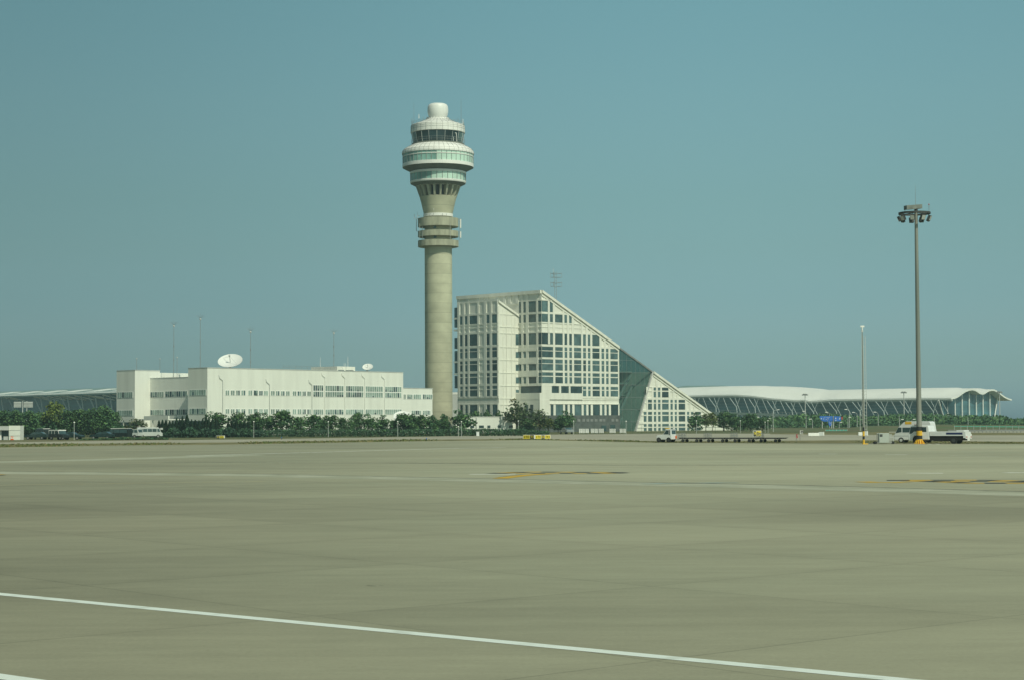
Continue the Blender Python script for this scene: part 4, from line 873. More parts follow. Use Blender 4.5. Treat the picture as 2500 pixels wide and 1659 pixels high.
# viaduct road in front of the right terminal
vd = thing('elevated_road', 'pale curved elevated road deck with railing in front of the right terminal', 'viaduct', (0, 0, 0))
vp = [at(*r1(x, y), D) for x, y, D in ((700, 612, 1085), (870, 618, 1075), (1200, 628, 1055), (1600, 640, 1030), (1900, 652, 1010), (2215, 670, 985), (2500, 700, 960))]
mb = MB(); mr = MB()
for a_, b_ in zip(vp, vp[1:]):
    mb.hexa([(a_.x, a_.y, a_.z - 1.0), (b_.x, b_.y, b_.z - 1.0), (b_.x, b_.y + 12, b_.z - 1.0), (a_.x, a_.y + 12, a_.z - 1.0)], [(a_.x, a_.y, a_.z + .35), (b_.x, b_.y, b_.z + .35), (b_.x, b_.y + 12, b_.z + .35), (a_.x, a_.y + 12, a_.z + .35)])
    mr.tube((a_.x, a_.y, a_.z + 1.4), (b_.x, b_.y, b_.z + 1.4), .07, n=4)
    for k in range(6):
        p_ = a_.lerp(b_, k / 6); mr.tube((p_.x, p_.y, p_.z + .3), (p_.x, p_.y, p_.z + 1.5), .06, n=4)
mb.build('deck', WALL, vd); mr.build('railing', LGREY, vd)
for p_ in vp[1:]: MB().tube((p_.x, p_.y + 6, 0), (p_.x, p_.y + 6, p_.z - 1), .8, n=8).build('pier', LGREY, vd)

# ------------------------------------------------------------------ trees and planting
def leafquads(mb, rg, c, rad, n, size, mats=3, pick=None):
    for _ in range(n):
        while True:
            p = Vector((rg.uniform(-1, 1), rg.uniform(-1, 1), rg.uniform(-1, 1)))
            if .25 < p.length < 1: break
        p = Vector((c[0] + p.x * rad[0], c[1] + p.y * rad[1], c[2] + p.z * rad[2]))
        a = Vector((rg.gauss(0, 1), rg.gauss(0, 1), rg.gauss(0, 1))).normalized(); b = a.orthogonal().normalized(); t = rg.random() * 6.28
        b2 = a.cross(b); u = (b * math.cos(t) + b2 * math.sin(t)) * size * rg.uniform(.5, 1.1); v = (b2 * math.cos(t) - b * math.sin(t)) * size * rg.uniform(.35, .8)
        m = pick if pick is not None else (0 if rg.random() < .5 else (1 if rg.random() < .5 else 2))
        mb.add([p - u - v * .3, p - v, p + u + v * .2, p + v], [(0, 1, 2, 3)], m)
def broadleaf(seed, leafm, h=5.0, w=4.0, base=.25, loose=1.0, nb=16, size=.26):
    rg = random.Random(seed); crown = MB(); tr = MB()
    th = h * base; top = []
    p = Vector((0, 0, 0)); k = 4
    for i in range(k):
        q = Vector((rg.uniform(-.1, .1), rg.uniform(-.1, .1), h * .7 * (i + 1) / k)); tr.tube(p, q, .05 * h * .5 * (1 - i / (k + 1)), .05 * h * .5 * (1 - (i + 1) / (k + 1)), 6); p = q
    for i in range(nb):
        f = i / (nb - 1); z = h * (base + (1 - base) * (.12 + .76 * f)) + rg.uniform(-.1, .1) * h
        env = math.sin(math.pi * min(1, .22 + .72 * f)) ** .6
        t = i * 2.399 + rg.uniform(-.5, .5); r = w / 2 * env * rg.uniform(.35, .8); c = Vector((math.cos(t) * r, math.sin(t) * r, z))
        rr = w * rg.uniform(.16, .26)
        tone = rg.random(); mpick = lambda: (1 if rg.random() < .55 else 0) if tone < .4 else ((2 if rg.random() < .45 else 0) if tone > .72 else None)
        for _ in range(int(46 * loose)): leafquads(crown, rg, c, (rr, rr, rr * .8), 1, size, pick=mpick())
        tr.tube((0, 0, z * .6), c, .03 * h * .3, .01, 4)
    leafquads(crown, rg, (0, 0, h * (base + 1) / 2), (w * .34, w * .34, h * (1 - base) * .36), int(150 * loose), size * 1.2, pick=1)
    return crown.mesh('crown', leafm), tr.mesh('trunk', BARK)
def conifer(seed, leafm, h=4.0, w=1.1, size=.16):
    rg = random.Random(seed); crown = MB(); tr = MB().tube((0, 0, 0), (0, 0, h * .9), .08, .02, 6)
    for i in range(620):
        f = rg.random() ** 1.3; z = h * (.04 + .96 * f); r = w / 2 * min(1, (1 - f) * 1.7 + .03) * (rg.random() ** .4); t = rg.random() * 6.28
        m = 0 if rg.random() < .5 else (1 if rg.random() < .55 else 2)
        c = Vector((math.cos(t) * r, math.sin(t) * r, z)); up = Vector((math.cos(t) * .35, math.sin(t) * .35, 1)) * size * rg.uniform(.8, 1.8); sd = Vector((-math.sin(t), math.cos(t), 0)) * size * rg.uniform(.4, .8)
        crown.add([c - sd, c + sd * .2 - up * .3, c + sd, c + up], [(0, 1, 2, 3)], m)
    return crown.mesh('crown', leafm), tr.mesh('trunk', BARK)
VAR = {'green': [broadleaf(s, LEAF, 5, 4, .13, 1.1, 18) for s in (1, 2, 3, 4, 5, 6)], 'tall': [broadleaf(s, LEAF, 6.5, 4.2, .1, 1.1, 22) for s in (11, 12, 13)],
       'yellow': [broadleaf(s, YLEAF, 5, 4, .25, .9) for s in (21, 22)], 'brown': [broadleaf(s, BLEAF, 5, 4.4, .22, .7) for s in (31, 32)],
       'low': [broadleaf(s, LEAF, 3.4, 4.0, .08, 1.0, 14) for s in (41, 42)], 'cyp': [conifer(s, CYP) for s in (51, 52, 53, 54)]}
HT = {'green': (5, 4), 'tall': (6.5, 4.2), 'yellow': (5, 4), 'brown': (5, 4.4), 'low': (3.4, 4), 'cyp': (4, 1.1)}
trg = random.Random(77)
def tree(kind, px, ytop, wpx, D, label, name='tree', cat='tree', group=None):
    b = at(px, 1040, D); top = at(px, ytop, D).z; h, w_ = HT[kind]; wm = wpx / FPX * D
    t = thing(name, label, cat, (b.x, b.y, 0), group); cm, tm = trg.choice(VAR[kind])
    t.rotation_euler.z = trg.random() * 6.28; t.scale = (wm / w_, wm / w_, top / h * 1.02)
    for nm, me in (('crown', cm), ('trunk', tm)):
        o = bpy.data.objects.new(nm, me); SC.collection.objects.link(o); o.parent = t
    return t
ORD = ['first', 'second', 'third', 'fourth', 'fifth', 'sixth', 'seventh', 'eighth', 'ninth', 'tenth', 'eleventh', 'twelfth', 'thirteenth', 'fourteenth', 'fifteenth', 'sixteenth', 'seventeenth', 'eighteenth', 'nineteenth', 'twentieth']
row = [(c7, 1215, 1178, 190, 'tall'), (c7, 1430, 1183, 175, 'tall'), (c7, 1590, 1205, 120, 'green'), (c8, 25, 1170, 160, 'green'), (c8, 150, 1165, 150, 'green'), (c8, 345, 1105, 240, 'green'), (c8, 545, 1183, 150, 'green'), (c8, 735, 1163, 200, 'green'), (c8, 835, 1200, 90, 'green'), (c8, 945, 1166, 165, 'green'), (c8, 1092, 1200, 115, 'green'), (c8, 1190, 1225, 90, 'green'), (c8, 1275, 1136, 140, 'tall'), (c8, 1430, 1180, 160, 'green'), (c8, 1585, 1190, 140, 'green'), (c8, 1725, 1230, 105, 'green'), (c8, 1850, 1150, 210, 'green'), (c8, 1965, 1172, 140, 'green'), (c8, 2075, 1165, 160, 'green'), (c8, 2210, 1188, 140, 'green')]
for i, (cf, x, y, w_, kd) in enumerate(row):
    s_ = 4.479 if cf is c7 else 5.059; px, py = cf(x, y)
    look = 'tall dark' if kd == 'tall' else ('broad' if w_ > 170 else ('small' if w_ < 125 else 'bushy'))
    tree(kd, px, py, w_ / s_ * 1.55, 392 + 8 * trg.random(), f'{look} tree before the long white building, {ORD[i]} in its row from the left', group='trees along the white building')
for i, (cf, s_, x, y, w_, kd, lb) in enumerate([(c3, 3.564, 480, 1325, 100, 'green', 'green tree at the foot of the control tower, left of the widest one'), (c3, 3.564, 632, 1297, 172, 'green', 'wide round green tree at the right foot of the control tower'),
        (c4, 3.92, 275, 1270, 115, 'low', 'low round bush tree peeping over the left end of the cream shed'), (c4, 3.92, 390, 1270, 100, 'low', 'low round bush tree peeping over the middle of the cream shed'), (c4, 3.92, 500, 1273, 95, 'low', 'low round bush tree peeping over the right of the cream shed'),
        (c4, 3.92, 680, 1178, 235, 'brown', 'tall loose tree with brownish leaves right of the cream shed'), (c4, 3.92, 890, 1262, 150, 'brown', 'sparse brownish tree in front of the office block corner'), (c4, 3.92, 770, 1330, 150, 'green', 'dark green tree low between the brownish trees'), (c4, 3.92, 975, 1338, 130, 'yellow', 'light yellowish green tree before the dark stone base'), (c4, 3.92, 1068, 1330, 90, 'green', 'narrow dark tree beside the yellowish green one'), (c4, 3.92, 1150, 1272, 135, 'green', 'pointed dark green tree before the dark stone base'),
        (c5, 6.031, 1320, 1143, 195, 'green', 'round green tree before the right end of the low triangular wing'), (c5, 6.031, 1460, 1150, 110, 'yellow', 'light green slender tree at the toe of the triangular wing'), (c5, 6.031, 1560, 1132, 130, 'yellow', 'light green tree right of the slender one by the wing toe'), (c5, 6.031, 1730, 1098, 200, 'tall', 'tall dark tree standing before the left end of the elevated road'), (c5, 6.031, 1850, 1150, 150, 'green', 'dark green tree right of the tall one below the elevated road'),
        (r1, 5.9075, 1290, 655, 130, 'green', 'dark round tree below the middle of the elevated road'), (r1, 5.9075, 1490, 624, 190, 'tall', 'tall broad dark tree rising over the elevated road railing'), (r1, 5.9075, 1390, 700, 150, 'low', 'low shrubby tree between two dark trees under the elevated road'), (r1, 5.9075, 1660, 690, 150, 'green', 'green tree right of the tall broad one under the elevated road'), (r1, 5.9075, 1740, 700, 110, 'green', 'dark green tree beside the tall lamp under the elevated road')]):
    px, py = cf(x, y); D = 430 if px < 1250 else (470 if px < 1500 else 505 + 12 * trg.random())
    if lb.startswith('low round'): D = 484
    tree(kd, px, py, w_ / s_ * 1.42, D, lb, group='trees before the office block and road')
for i, (x, y, w_, kd, lb) in enumerate([(60, 1005, 260, 'tall', 'dark tree at the far left edge above the guard hut'), (-60, 990, 200, 'tall', 'dark tree cut by the left edge of the view'), (230, 1000, 230, 'tall', 'dark tree below the grey double road sign'), (420, 1010, 240, 'tall', 'dark tree left of the lighter yellowish tree'), (560, 1020, 180, 'green', 'dark shorter tree just behind the lighter yellowish tree'), (735, 920, 270, 'yellow', 'lighter yellowish green tree standing out of the dark trees at left'), (960, 985, 250, 'tall', 'dark tree right of the lighter yellowish tree'), (1130, 978, 220, 'tall', 'dark tree in the middle of the left clump above the dark car'), (1290, 978, 220, 'tall', 'dark tree left of the tallest dark one near the white building'), (1440, 940, 230, 'tall', 'tallest dark tree just left of the white building'), (1560, 1010, 170, 'tall', 'dark tree touching the left end of the white building')]):
    px, py = c6(x, y); tree(kd, px, py, w_ / 5.6 * 1.35, 425 + 10 * trg.random(), lb, group='dark trees at the far left')
for i, (x, y, w_) in enumerate([(575, 1285, 48), (612, 1280, 50), (650, 1278, 52), (690, 1285, 48), (725, 1290, 44), (765, 1258, 50), (800, 1265, 46), (830, 1243, 50), (880, 1225, 62), (930, 1275, 48), (970, 1280, 50), (1012, 1285, 50), (1052, 1262, 44), (1088, 1232, 50), (1118, 1255, 44), (1160, 1270, 50), (1200, 1275, 46), (1330, 1300, 50), (1375, 1290, 50), (1420, 1280, 52), (1465, 1290, 50), (1510, 1285, 50), (1550, 1300, 50)]):
    px, py = c7(x, y); nth = ORD[i] if i < 20 else ['twenty first', 'twenty second', 'twenty third'][i - 20]
    tree('cyp', px, py, w_ / 4.479 * 1.7, 383 + 3 * trg.random(), f'dark narrow pointed cypress, {nth} from the left of the cypress row', 'cypress', 'cypress', 'cypress row beside the minibus')
def belt(name, label, cat, segs, leafm, n, size, D, dep, ground_gap=0.0, seed=5, flat=False):
    rg = random.Random(seed); mb = MB()
    for _ in range(n):
        px = rg.uniform(segs[0][0], segs[-1][0])
        for a, b in zip(segs, segs[1:]):
            if a[0] <= px <= b[0]: yt = a[1] + (b[1] - a[1]) * (px - a[0]) / (b[0] - a[0]); break
        d = D + rg.uniform(0, dep); top = at(px, yt, d).z; x = at(px, yt, d).x
        top *= .80 + .20 * math.sin(x * .55 / max(size, .3) + math.sin(x * .21) * 2) * .6 + .12 * math.sin(x * 1.7 + 1)
        if flat: top = at(px, yt, d).z * (.94 + .06 * math.sin(x * .9))
        z = top * (ground_gap + (1 - ground_gap) * rg.random() ** .7)
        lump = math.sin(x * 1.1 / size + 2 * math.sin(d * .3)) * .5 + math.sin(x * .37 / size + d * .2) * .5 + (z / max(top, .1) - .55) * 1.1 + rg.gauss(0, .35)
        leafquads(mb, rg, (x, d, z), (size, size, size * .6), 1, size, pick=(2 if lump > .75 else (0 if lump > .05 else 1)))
    return single(mb, name, leafm, label, cat, kind='stuff')
belt('woodland', 'mass of green trees and bushes below the right terminal', 'woodland', [(1830, 1018), (1900, 1016), (1960, 1008), (2050, 1010), (2120, 1016), (2180, 1010), (2240, 1008), (2300, 1010), (2340, 1012), (2400, 1012), (2445, 1013), (2475, 1022), (2500, 1018), (2560, 1020)], [LEAF[0], LEAF[1], LEAF[2]], 26000, .62, 690, 110)
belt('shrubbery', 'dark undergrowth behind the parked cars at the left', 'shrubs', [(-60, 1028), (100, 1030), (200, 1022), (284, 1030), (330, 1050)], [LEAF[1], LEAF[1], LEAF[0]], 5000, .45, 428, 12)
belt('undergrowth', 'dark hedge growth along the foot of the cypress row', 'hedge', [(318, 1060), (392, 1056), (420, 1043), (560, 1042), (640, 1048)], [CYP[0], CYP[1], LEAF[1]], 5000, .3, 379, 5)
belt('hedge', 'long dark green clipped hedge behind the mesh fence', 'hedge', [(600, 1048), (900, 1047), (1150, 1045), (1260, 1046), (1340, 1050)], [FENCE, LEAF[1], LEAF[0]], 14000, .2, 380, 4, flat=True)
rgw = random.Random(9); mb = MB()
vt = rows([1086, 1083, 1080.5, 1078, 1071.5, 1070, 1075.5, 1074.5, 1073, 1077, 1078]); vb = rows([1098, 1091, 1086, 1083, 1076, 1072.5, 1079, 1081, 1081.5, 1082.5, 1084])
def yat(rr, x):
    for (xa, ya), (xb, yb) in zip(rr, rr[1:]):
        if xa <= x <= xb: return ya + (yb - ya) * (x - xa) / (xb - xa)
for _ in range(9000):
    x = rgw.uniform(-20, 2520); f = rgw.betavariate(2, 2)
    if math.sin(x * .021) + math.sin(x * .0083 + 1) + rgw.gauss(0, .5) < -.1: continue
    g = ground(x, yat(vt, x) + (yat(vb, x) - yat(vt, x)) * f); h = rgw.uniform(.05, .2) if x < 1560 else rgw.uniform(.02, .06)
    a = rgw.uniform(0, 6.28); d = Vector((math.cos(a) * .12, math.sin(a) * .12, 0)); m = rgw.choice((0, 0, 1, 1, 2))
    mb.add([g - d, g + d, g + d * .6 + Vector((rgw.gauss(0, .05), 0, h)), g - d * .8 + Vector((0, 0, h * .8))], [(0, 1, 2, 3)], m)
single(mb, 'weeds', [GRASS2, YLEAF[0], GRASS], 'low tufts of grass along the edge between apron and taxiway', 'weeds', kind='stuff')
belt('weeds', 'brownish green weeds growing in front of the parked white vehicles', 'weeds', [(196, 1071), (250, 1069), (290, 1066), (345, 1065), (380, 1066), (410, 1068)], [BLEAF[1], LEAF[1], BLEAF[0]], 4200, .16, 333, 3)
px_, py_ = q4(1230, 40); tree('brown', px_, py_, 64, 412, 'pale brownish bare tree before the canopy of the white building', group='trees along the white building')
# green mesh fence in front of the hedge
fa, fb = at(585, 1064, 374), at(1335, 1060, 392); fd = (fb - fa); fd.z = 0; L_ = fd.length; FF = Frame((fa.x, fa.y), (fd.x, fd.y), (fd.y, -fd.x))
fen = thing('mesh_fence', 'long green mesh perimeter fence before the hedge and white building', 'fence', (fa.x, fa.y, 0))
for k in range(26): MB().tube(FF.P(L_ * k / 25, 0), FF.P(L_ * k / 25, 1.75), .035, n=4).build('post', FENCE, fen)
mb = MB()
for z in (.1, .55, 1.0, 1.4, 1.7): mb.tube(FF.P(0, z, .03), FF.P(L_, z, .03), .014, n=4)
mb.build('wire', FENCE, fen)
fc, fd2 = at(1405, 1060, 425), at(1835, 1058, 440); fd = fd2 - fc; fd.z = 0; L_ = fd.length; FF = Frame((fc.x, fc.y), (fd.x, fd.y), (fd.y, -fd.x))
fen = thing('mesh_fence', 'thin dark wire fence before the triangular wing of the office block', 'fence', (fc.x, fc.y, 0))
for k in range(20): MB().tube(FF.P(L_ * k / 19, 0), FF.P(L_ * k / 19, 1.9), .035, n=4).build('post', FENCE, fen)
mb = MB()
for z in (.2, .8, 1.3, 1.8): mb.tube(FF.P(0, z, .03), FF.P(L_, z, .03), .014, n=4)
mb.build('wire', FENCE, fen)
def lowfence(name, label, a, b, D0, D1, h, m, n, cat='fence'):
    pa, pb = at(*a, D0), at(*b, D1); t = thing(name, label, cat, (pa.x, pa.y, 0)); d = pb - pa; d.z = 0; F_ = Frame((pa.x, pa.y), (d.x, d.y), (d.y, -d.x)); L_ = d.length; za, zb = max(.3, pa.z), max(.3, pb.z)
    mb = MB(); mb.hexa([F_.P(0, za - h, 0), F_.P(L_, zb - h, 0), F_.P(L_, zb - h, .05), F_.P(0, za - h, .05)], [F_.P(0, za, 0), F_.P(L_, zb, 0), F_.P(L_, zb, .05), F_.P(0, za, .05)]); mb.build('panel', m, t)
    for k in range(n): z = za + (zb - za) * k / (n - 1); MB().tube(F_.P(L_ * k / (n - 1), 0, .1), F_.P(L_ * k / (n - 1), z + .1, .1), .06, n=5).build('post', LGREY, t)
lowfence('site_fence', 'low teal sheet fence on the grass behind the white barriers', r2(410, 958), r2(800, 940), 497, 497, .8, TEAL, 7)
lowfence('site_fence', 'low teal sheet fence on the grass at the far right', r3(1180, 822), r3(2600, 832), 497, 497, .22, TEAL, 14)
pa, pb = at(*r3(1075, 890), 400), at(*r3(2700, 897), 400); gr_ = thing('guard_rail', 'grey steel guard rail along the far right road', 'guard rail', (pa.x, 400, 0)); zt9 = pa.z
for z in (zt9 - .08, zt9 * .62): MB().box(pa.x, pb.x, 400, 400.06, z - .09, z + .09).build('rail', GREY, gr_)
for k in range(26): x = pa.x + (pb.x - pa.x) * k / 25; MB().box(x - .06, x + .06, 400.07, 400.2, 0, zt9).build('post', GREY, gr_)
# the brown mound beyond the taxiway
mb = MB(); mp = []
for x, y in ((1880, 1052), (2000, 1050), (2070, 1046), (2110, 1041), (2160, 1039), (2230, 1040), (2300, 1036), (2400, 1037), (2520, 1038), (2700, 1039)):
    p_ = at(x, y, 560); mp.append(p_)
n_ = len(mp); vs = [(p_.x * .9, 500, -.01) for p_ in mp] + [(p_.x, 560, max(.02, p_.z)) for p_ in mp] + [(p_.x * 1.1, 620, max(.02, p_.z)) for p_ in mp]
mb.add(vs, [(k * n_ + i, k * n_ + i + 1, (k + 1) * n_ + i + 1, (k + 1) * n_ + i) for k in (0, 1) for i in range(n_ - 1)]); mb.build('dirt_mound', mat('mound_soil', (0.20, 0.17, 0.09), .95, .3, .06, tint2=(.09, .13, .045), lo=.42, hi=.55), kind='structure')

# ------------------------------------------------------------------ writing
def text_mesh(body, size, F, u, z, off, m, name, parent, wmax=None):
    cu = bpy.data.curves.new('text', 'FONT'); cu.body = body; cu.size = size; cu.align_x = 'CENTER'; cu.align_y = 'CENTER'; cu.offset = size * .02
    o = bpy.data.objects.new('text', cu); SC.collection.objects.link(o); bpy.context.view_layer.update()
    me = bpy.data.meshes.new_from_object(o); bpy.data.objects.remove(o)
    L = Vector(LOC[parent.name])
    xs = [v.co.x for v in me.vertices]; kx = min(1, wmax / (max(xs) - min(xs))) if wmax else 1; cx = (max(xs) + min(xs)) / 2
    for v in me.vertices: v.co = F.P(u + (v.co.x - cx) * kx, z + v.co.y, off) - L
    me.name = name; me.materials.clear(); me.materials.append(m)
    o = bpy.data.objects.new(name, me); SC.collection.objects.link(o); o.parent = parent; LOC[o.name] = tuple(L); return o
def guidance_sign(label, pxl, pxr, yt, D, nx, panels, grp='yellow and black taxiway signs', side=None):
    H = 1027 - .005 * (pxl - 1250); n = Vector((nx, -1)).normalized(); e = Vector((-n.y, n.x)); a = at(pxl, 1050, D)
    F = Frame((a.x, a.y), e, n); U = F.uv(pxr, 1050)[0]; zt = F.uv((pxl + pxr) / 2, yt)[1]
    t = thing('taxiway_sign', label, 'airfield sign', (a.x, a.y, 0), grp); zb = .12
    mb = MB(); F.box(mb, -.04, U + .04, zb, zt + .04, -.28, 0); mb.build('housing', TRIM, t)
    mb = MB()
    for u in (.3, U - .3): F.box(mb, u - .05, u + .05, 0, zb, -.2, -.1)
    mb.build('feet', DARK, t)
    for f0, f1, bgm, tx, tm in panels:
        mb = MB(); F.box(mb, U * f0 + .02, U * f1 - .02, zb + .03, zt - .02, .002, .02); pn = mb.build('sign_face', bgm, t)
        if tx: text_mesh(tx, (zt - zb) * .82, F, U * (f0 + f1) / 2, (zt + zb) / 2, .026, tm, 'lettering', pn, U * (f1 - f0) * .80)
    return t
x = lambda v: 1260 + v / 23.63
guidance_sign('left one of two joined taxiway signs, dull yellow W2 beside black T3', x(412), x(1035), 1060.6, 302, -.45, [(0, .62, SIGNY, '\u2190W2', BLK), (.63, 1, BLK, 'T3', SIGNY)])
guidance_sign('right one of two joined taxiway signs, bright yellow T4 around black D2', x(1100), x(1970), 1060.6, 302, .35, [(0, .39, SIGNY, '\u2190T4', BLK), (.40, .63, BLK, 'D2', SIGNY), (.64, 1, SIGNY, 'T4\u2192', BLK)])
x = lambda v: 390 + v / 11.815
guidance_sign('small black and yellow taxiway sign before the cypress row with a white end', x(1630), x(1855), 1062.4, 345, -.3, [(0, .40, BLK, '23', SIGNY), (.41, 1, SIGNY, 'W2', BLK)])
x = lambda v: 1820 + v / 7.877
guidance_sign('black and yellow taxiway sign showing above the last baggage cart', x(150), x(300), 1050.3, 330, .05, [(0, .36, BLK, 'T4', SIGNY), (.37, 1, SIGNY, 'T3\u2192', BLK)])
# black square sign and red discs at the taxiway edge
def ppm(D): return FPX / D
a = ground(*q7(1050, 425)); D = a.y; F = Frame((a.x, a.y), (1, 0), (0, -1)); t = thing('marker_board', 'white framed black board with a white figure on a thin post', 'sign', (a.x, a.y, 0))
z0_, z1_ = at(1950, q7(0, 300)[1], D).z, at(1950, q7(0, 232)[1], D).z; ww = 62 / 7.877 / ppm(D)
MB().tube((a.x, a.y, 0), (a.x, a.y, z1_), .035, n=6).build('post', GREY, t); mb = MB(); F.box(mb, 0, ww, z0_, z1_, -.04, .04); mb.build('frame', TRIM, t)
mb = MB(); F.box(mb, ww * .2, ww * .98, z0_ + .1, z1_ - .05, .045, .06); pn = mb.build('face', BLK, t); text_mesh('4', (z1_ - z0_) * .6, F, ww * .58, (z0_ + z1_) / 2, .07, TRIM, 'figure', pn)
a = ground(*q7(978, 455)); D = a.y; F = Frame((a.x, a.y), (1, 0), (0, -1)); t = thing('disc_marker', 'red disc marker post with two round discs beside the marker board', 'sign', (a.x, a.y, 0))
MB().tube((a.x, a.y, 0), (a.x, a.y, at(1945, q7(0, 280)[1], D).z), .03, n=6).build('post', GREY, t)
for y, r in ((318, 15), (358, 20)):
    z = at(1945, q7(0, y)[1], D).z; rr = r / 7.877 / ppm(D); MB().tube((a.x + .08, a.y - .04, z), (a.x + .08, a.y - .10, z), rr, n=16).build('disc', RED, t)
    MB().tube((a.x + .08, a.y - .101, z), (a.x + .08, a.y - .115, z), rr * .3, n=10).build('disc_centre', TRIM, t)
# blue motorway sign
bz = crop(1980, 990, 23.63); D = 640; a = at(2004, 1020, D); F = Frame((a.x, D), (1, 0), (0, -1))
t = thing('road_sign', 'blue direction sign of two panels on posts in front of the woodland', 'road sign', (a.x, D, 0))
def fpoly(pts, o0, o1): p = [F.P(*F.uv(*bz(*q)), o0) for q in pts]; return MB().prism(p, (0, -(o1 - o0), 0))
fpoly([(490, 575), (1250, 575), (1250, 870), (950, 890), (720, 880), (600, 820), (520, 730)], 0, .12).build('panel', BLUE, t)
fpoly([(1320, 575), (1700, 590), (1725, 640), (1725, 840), (1690, 868), (1320, 872)], 0, .12).build('panel', BLUE, t)
fpoly([(990, 900), (1180, 900), (1180, 1060), (1085, 1190), (1020, 1060)], 0, .12).build('lower_panel', BLUE, t)
mb = MB()
for px_, py_, w_, h_ in ((600, 720, 60, 50), (770, 650, 40, 14), (860, 650, 40, 14), (935, 650, 40, 14), (1000, 650, 40, 14), (1060, 650, 40, 14), (730, 740, 20, 90), (880, 760, 60, 20), (980, 730, 50, 30), (960, 840, 16, 40), (1420, 700, 50, 70), (1430, 820, 50, 40), (1640, 740, 24, 90), (1660, 680, 50, 36), (1090, 950, 60, 16), (1090, 1010, 50, 16)):
    p = F.uv(*bz(px_, py_)); s_ = D / FPX / 23.63; F.box(mb, p[0] - w_ * s_ / 2, p[0] + w_ * s_ / 2, p[1] - h_ * s_ / 2, p[1] + h_ * s_ / 2, .125, .15)
mb.build('lettering', TRIM, t)
fpoly([(1750, 615), (1830, 615), (1830, 770), (1750, 770)], 0, .1).build('small_red_panel', RED, t)
for px_ in (650, 1190, 1300): MB().tube(F.P(F.uv(*bz(px_, 900))[0], 0, -.2), F.P(F.uv(*bz(px_, 900))[0], F.uv(*bz(px_, 570))[1], -.2), .16, n=8).build('post', LGREY, t)
# grey double road sign at the far left
D = 600; a = at(c6(310, 0)[0], 985, D); F = Frame((a.x, D), (1, 0), (0, -1)); t = thing('road_sign', 'pale grey double road sign board seen above the dark trees at left', 'road sign', (a.x, D, 0))
for xa, xb in ((190, 292), (325, 450)):
    ua, zt_2 = F.uv(*c6(xa, 892)); ub, zb_2 = F.uv(*c6(xb, 968)); mb = MB(); F.box(mb, ua, ub, zb_2, zt_2, 0, .1)
    for k in range(1, 4): z = zb_2 + (zt_2 - zb_2) * k / 4; F.box(mb, ua, ub, z - .05, z + .05, .105, .16, 1)
    mb.build('board', [LGREY, GREY], t)
mb = MB(); 
for x_ in (308, 365): p = F.uv(*c6(x_, 880)); mb = MB(); mb.tube(F.P(p[0], 0, -.2), F.P(p[0], p[1], -.2), .14, n=8); mb.build('post', LGREY, t)

# ------------------------------------------------------------------ vehicles
def wheel(t, x, y, r, wd, hub=LGREY, hr=.55):
    MB().tube((x, y - wd / 2, r), (x, y + wd / 2, r), r, n=20).build('tyre', BLACK, t); s_ = -1 if y < 0 else 1
    h = MB().tube((x, y + s_ * wd / 2, r), (x, y + s_ * (wd / 2 + .015), r), r * hr, n=14); h.build('hub', hub, t)
def sidepoly(pts, y0, y1): return MB().prism([(x, y0, z) for x, z in pts], (0, y1 - y0, 0))
def vehicle(name, label, cat, W, body, bodym, sidewin, wheels, r, pos, yaw, endwin=(), extras=(), group=None, tw=.2, bev=.06, hubm=LGREY):
    t = thing(name, label, cat, (0, 0, 0), group)
    sidepoly(body, -W / 2, W / 2).build('body', bodym, t, bevel=bev)
    for poly in sidewin:
        for s_ in (-1, 1):
            y = s_ * W / 2; sidepoly(poly, y - .012, y + .012).build('window', GLASS3, t)
    for (xa, za), (xb, zb), nm in endwin:
        d = Vector((xb - xa, 0, zb - za)).normalized(); n = Vector((-d.z, 0, d.x)); n = n if nm == 'windscreen' and n.x < 0 or nm != 'windscreen' and n.x > 0 else -n; w2 = W * .43
        mb = MB(); q = [Vector((xa, -w2, za)), Vector((xa, w2, za)), Vector((xb, w2, zb)), Vector((xb, -w2, zb))]; mb.hexa([p - n * .01 for p in q], [p + n * .02 for p in q]); mb.build(nm, GLASS3, t)
    for x in wheels:
        for s_ in (-1, 1): wheel(t, x, s_ * (W / 2 - tw / 2 - .02 + .03), r, tw, hubm)
    for nm, m, bx in extras: MB().box(*bx).build(nm, m, t)
    t.location = (pos.x, pos.y, 0); t.rotation_euler.z = yaw; return t
def nearfront(px, D, W, yaw):            # where the front centre goes when the near front corner shows at px
    p = at(px, 1060, D); return Vector((p.x + math.sin(-yaw) * W / 2, p.y + math.cos(yaw) * W / 2))
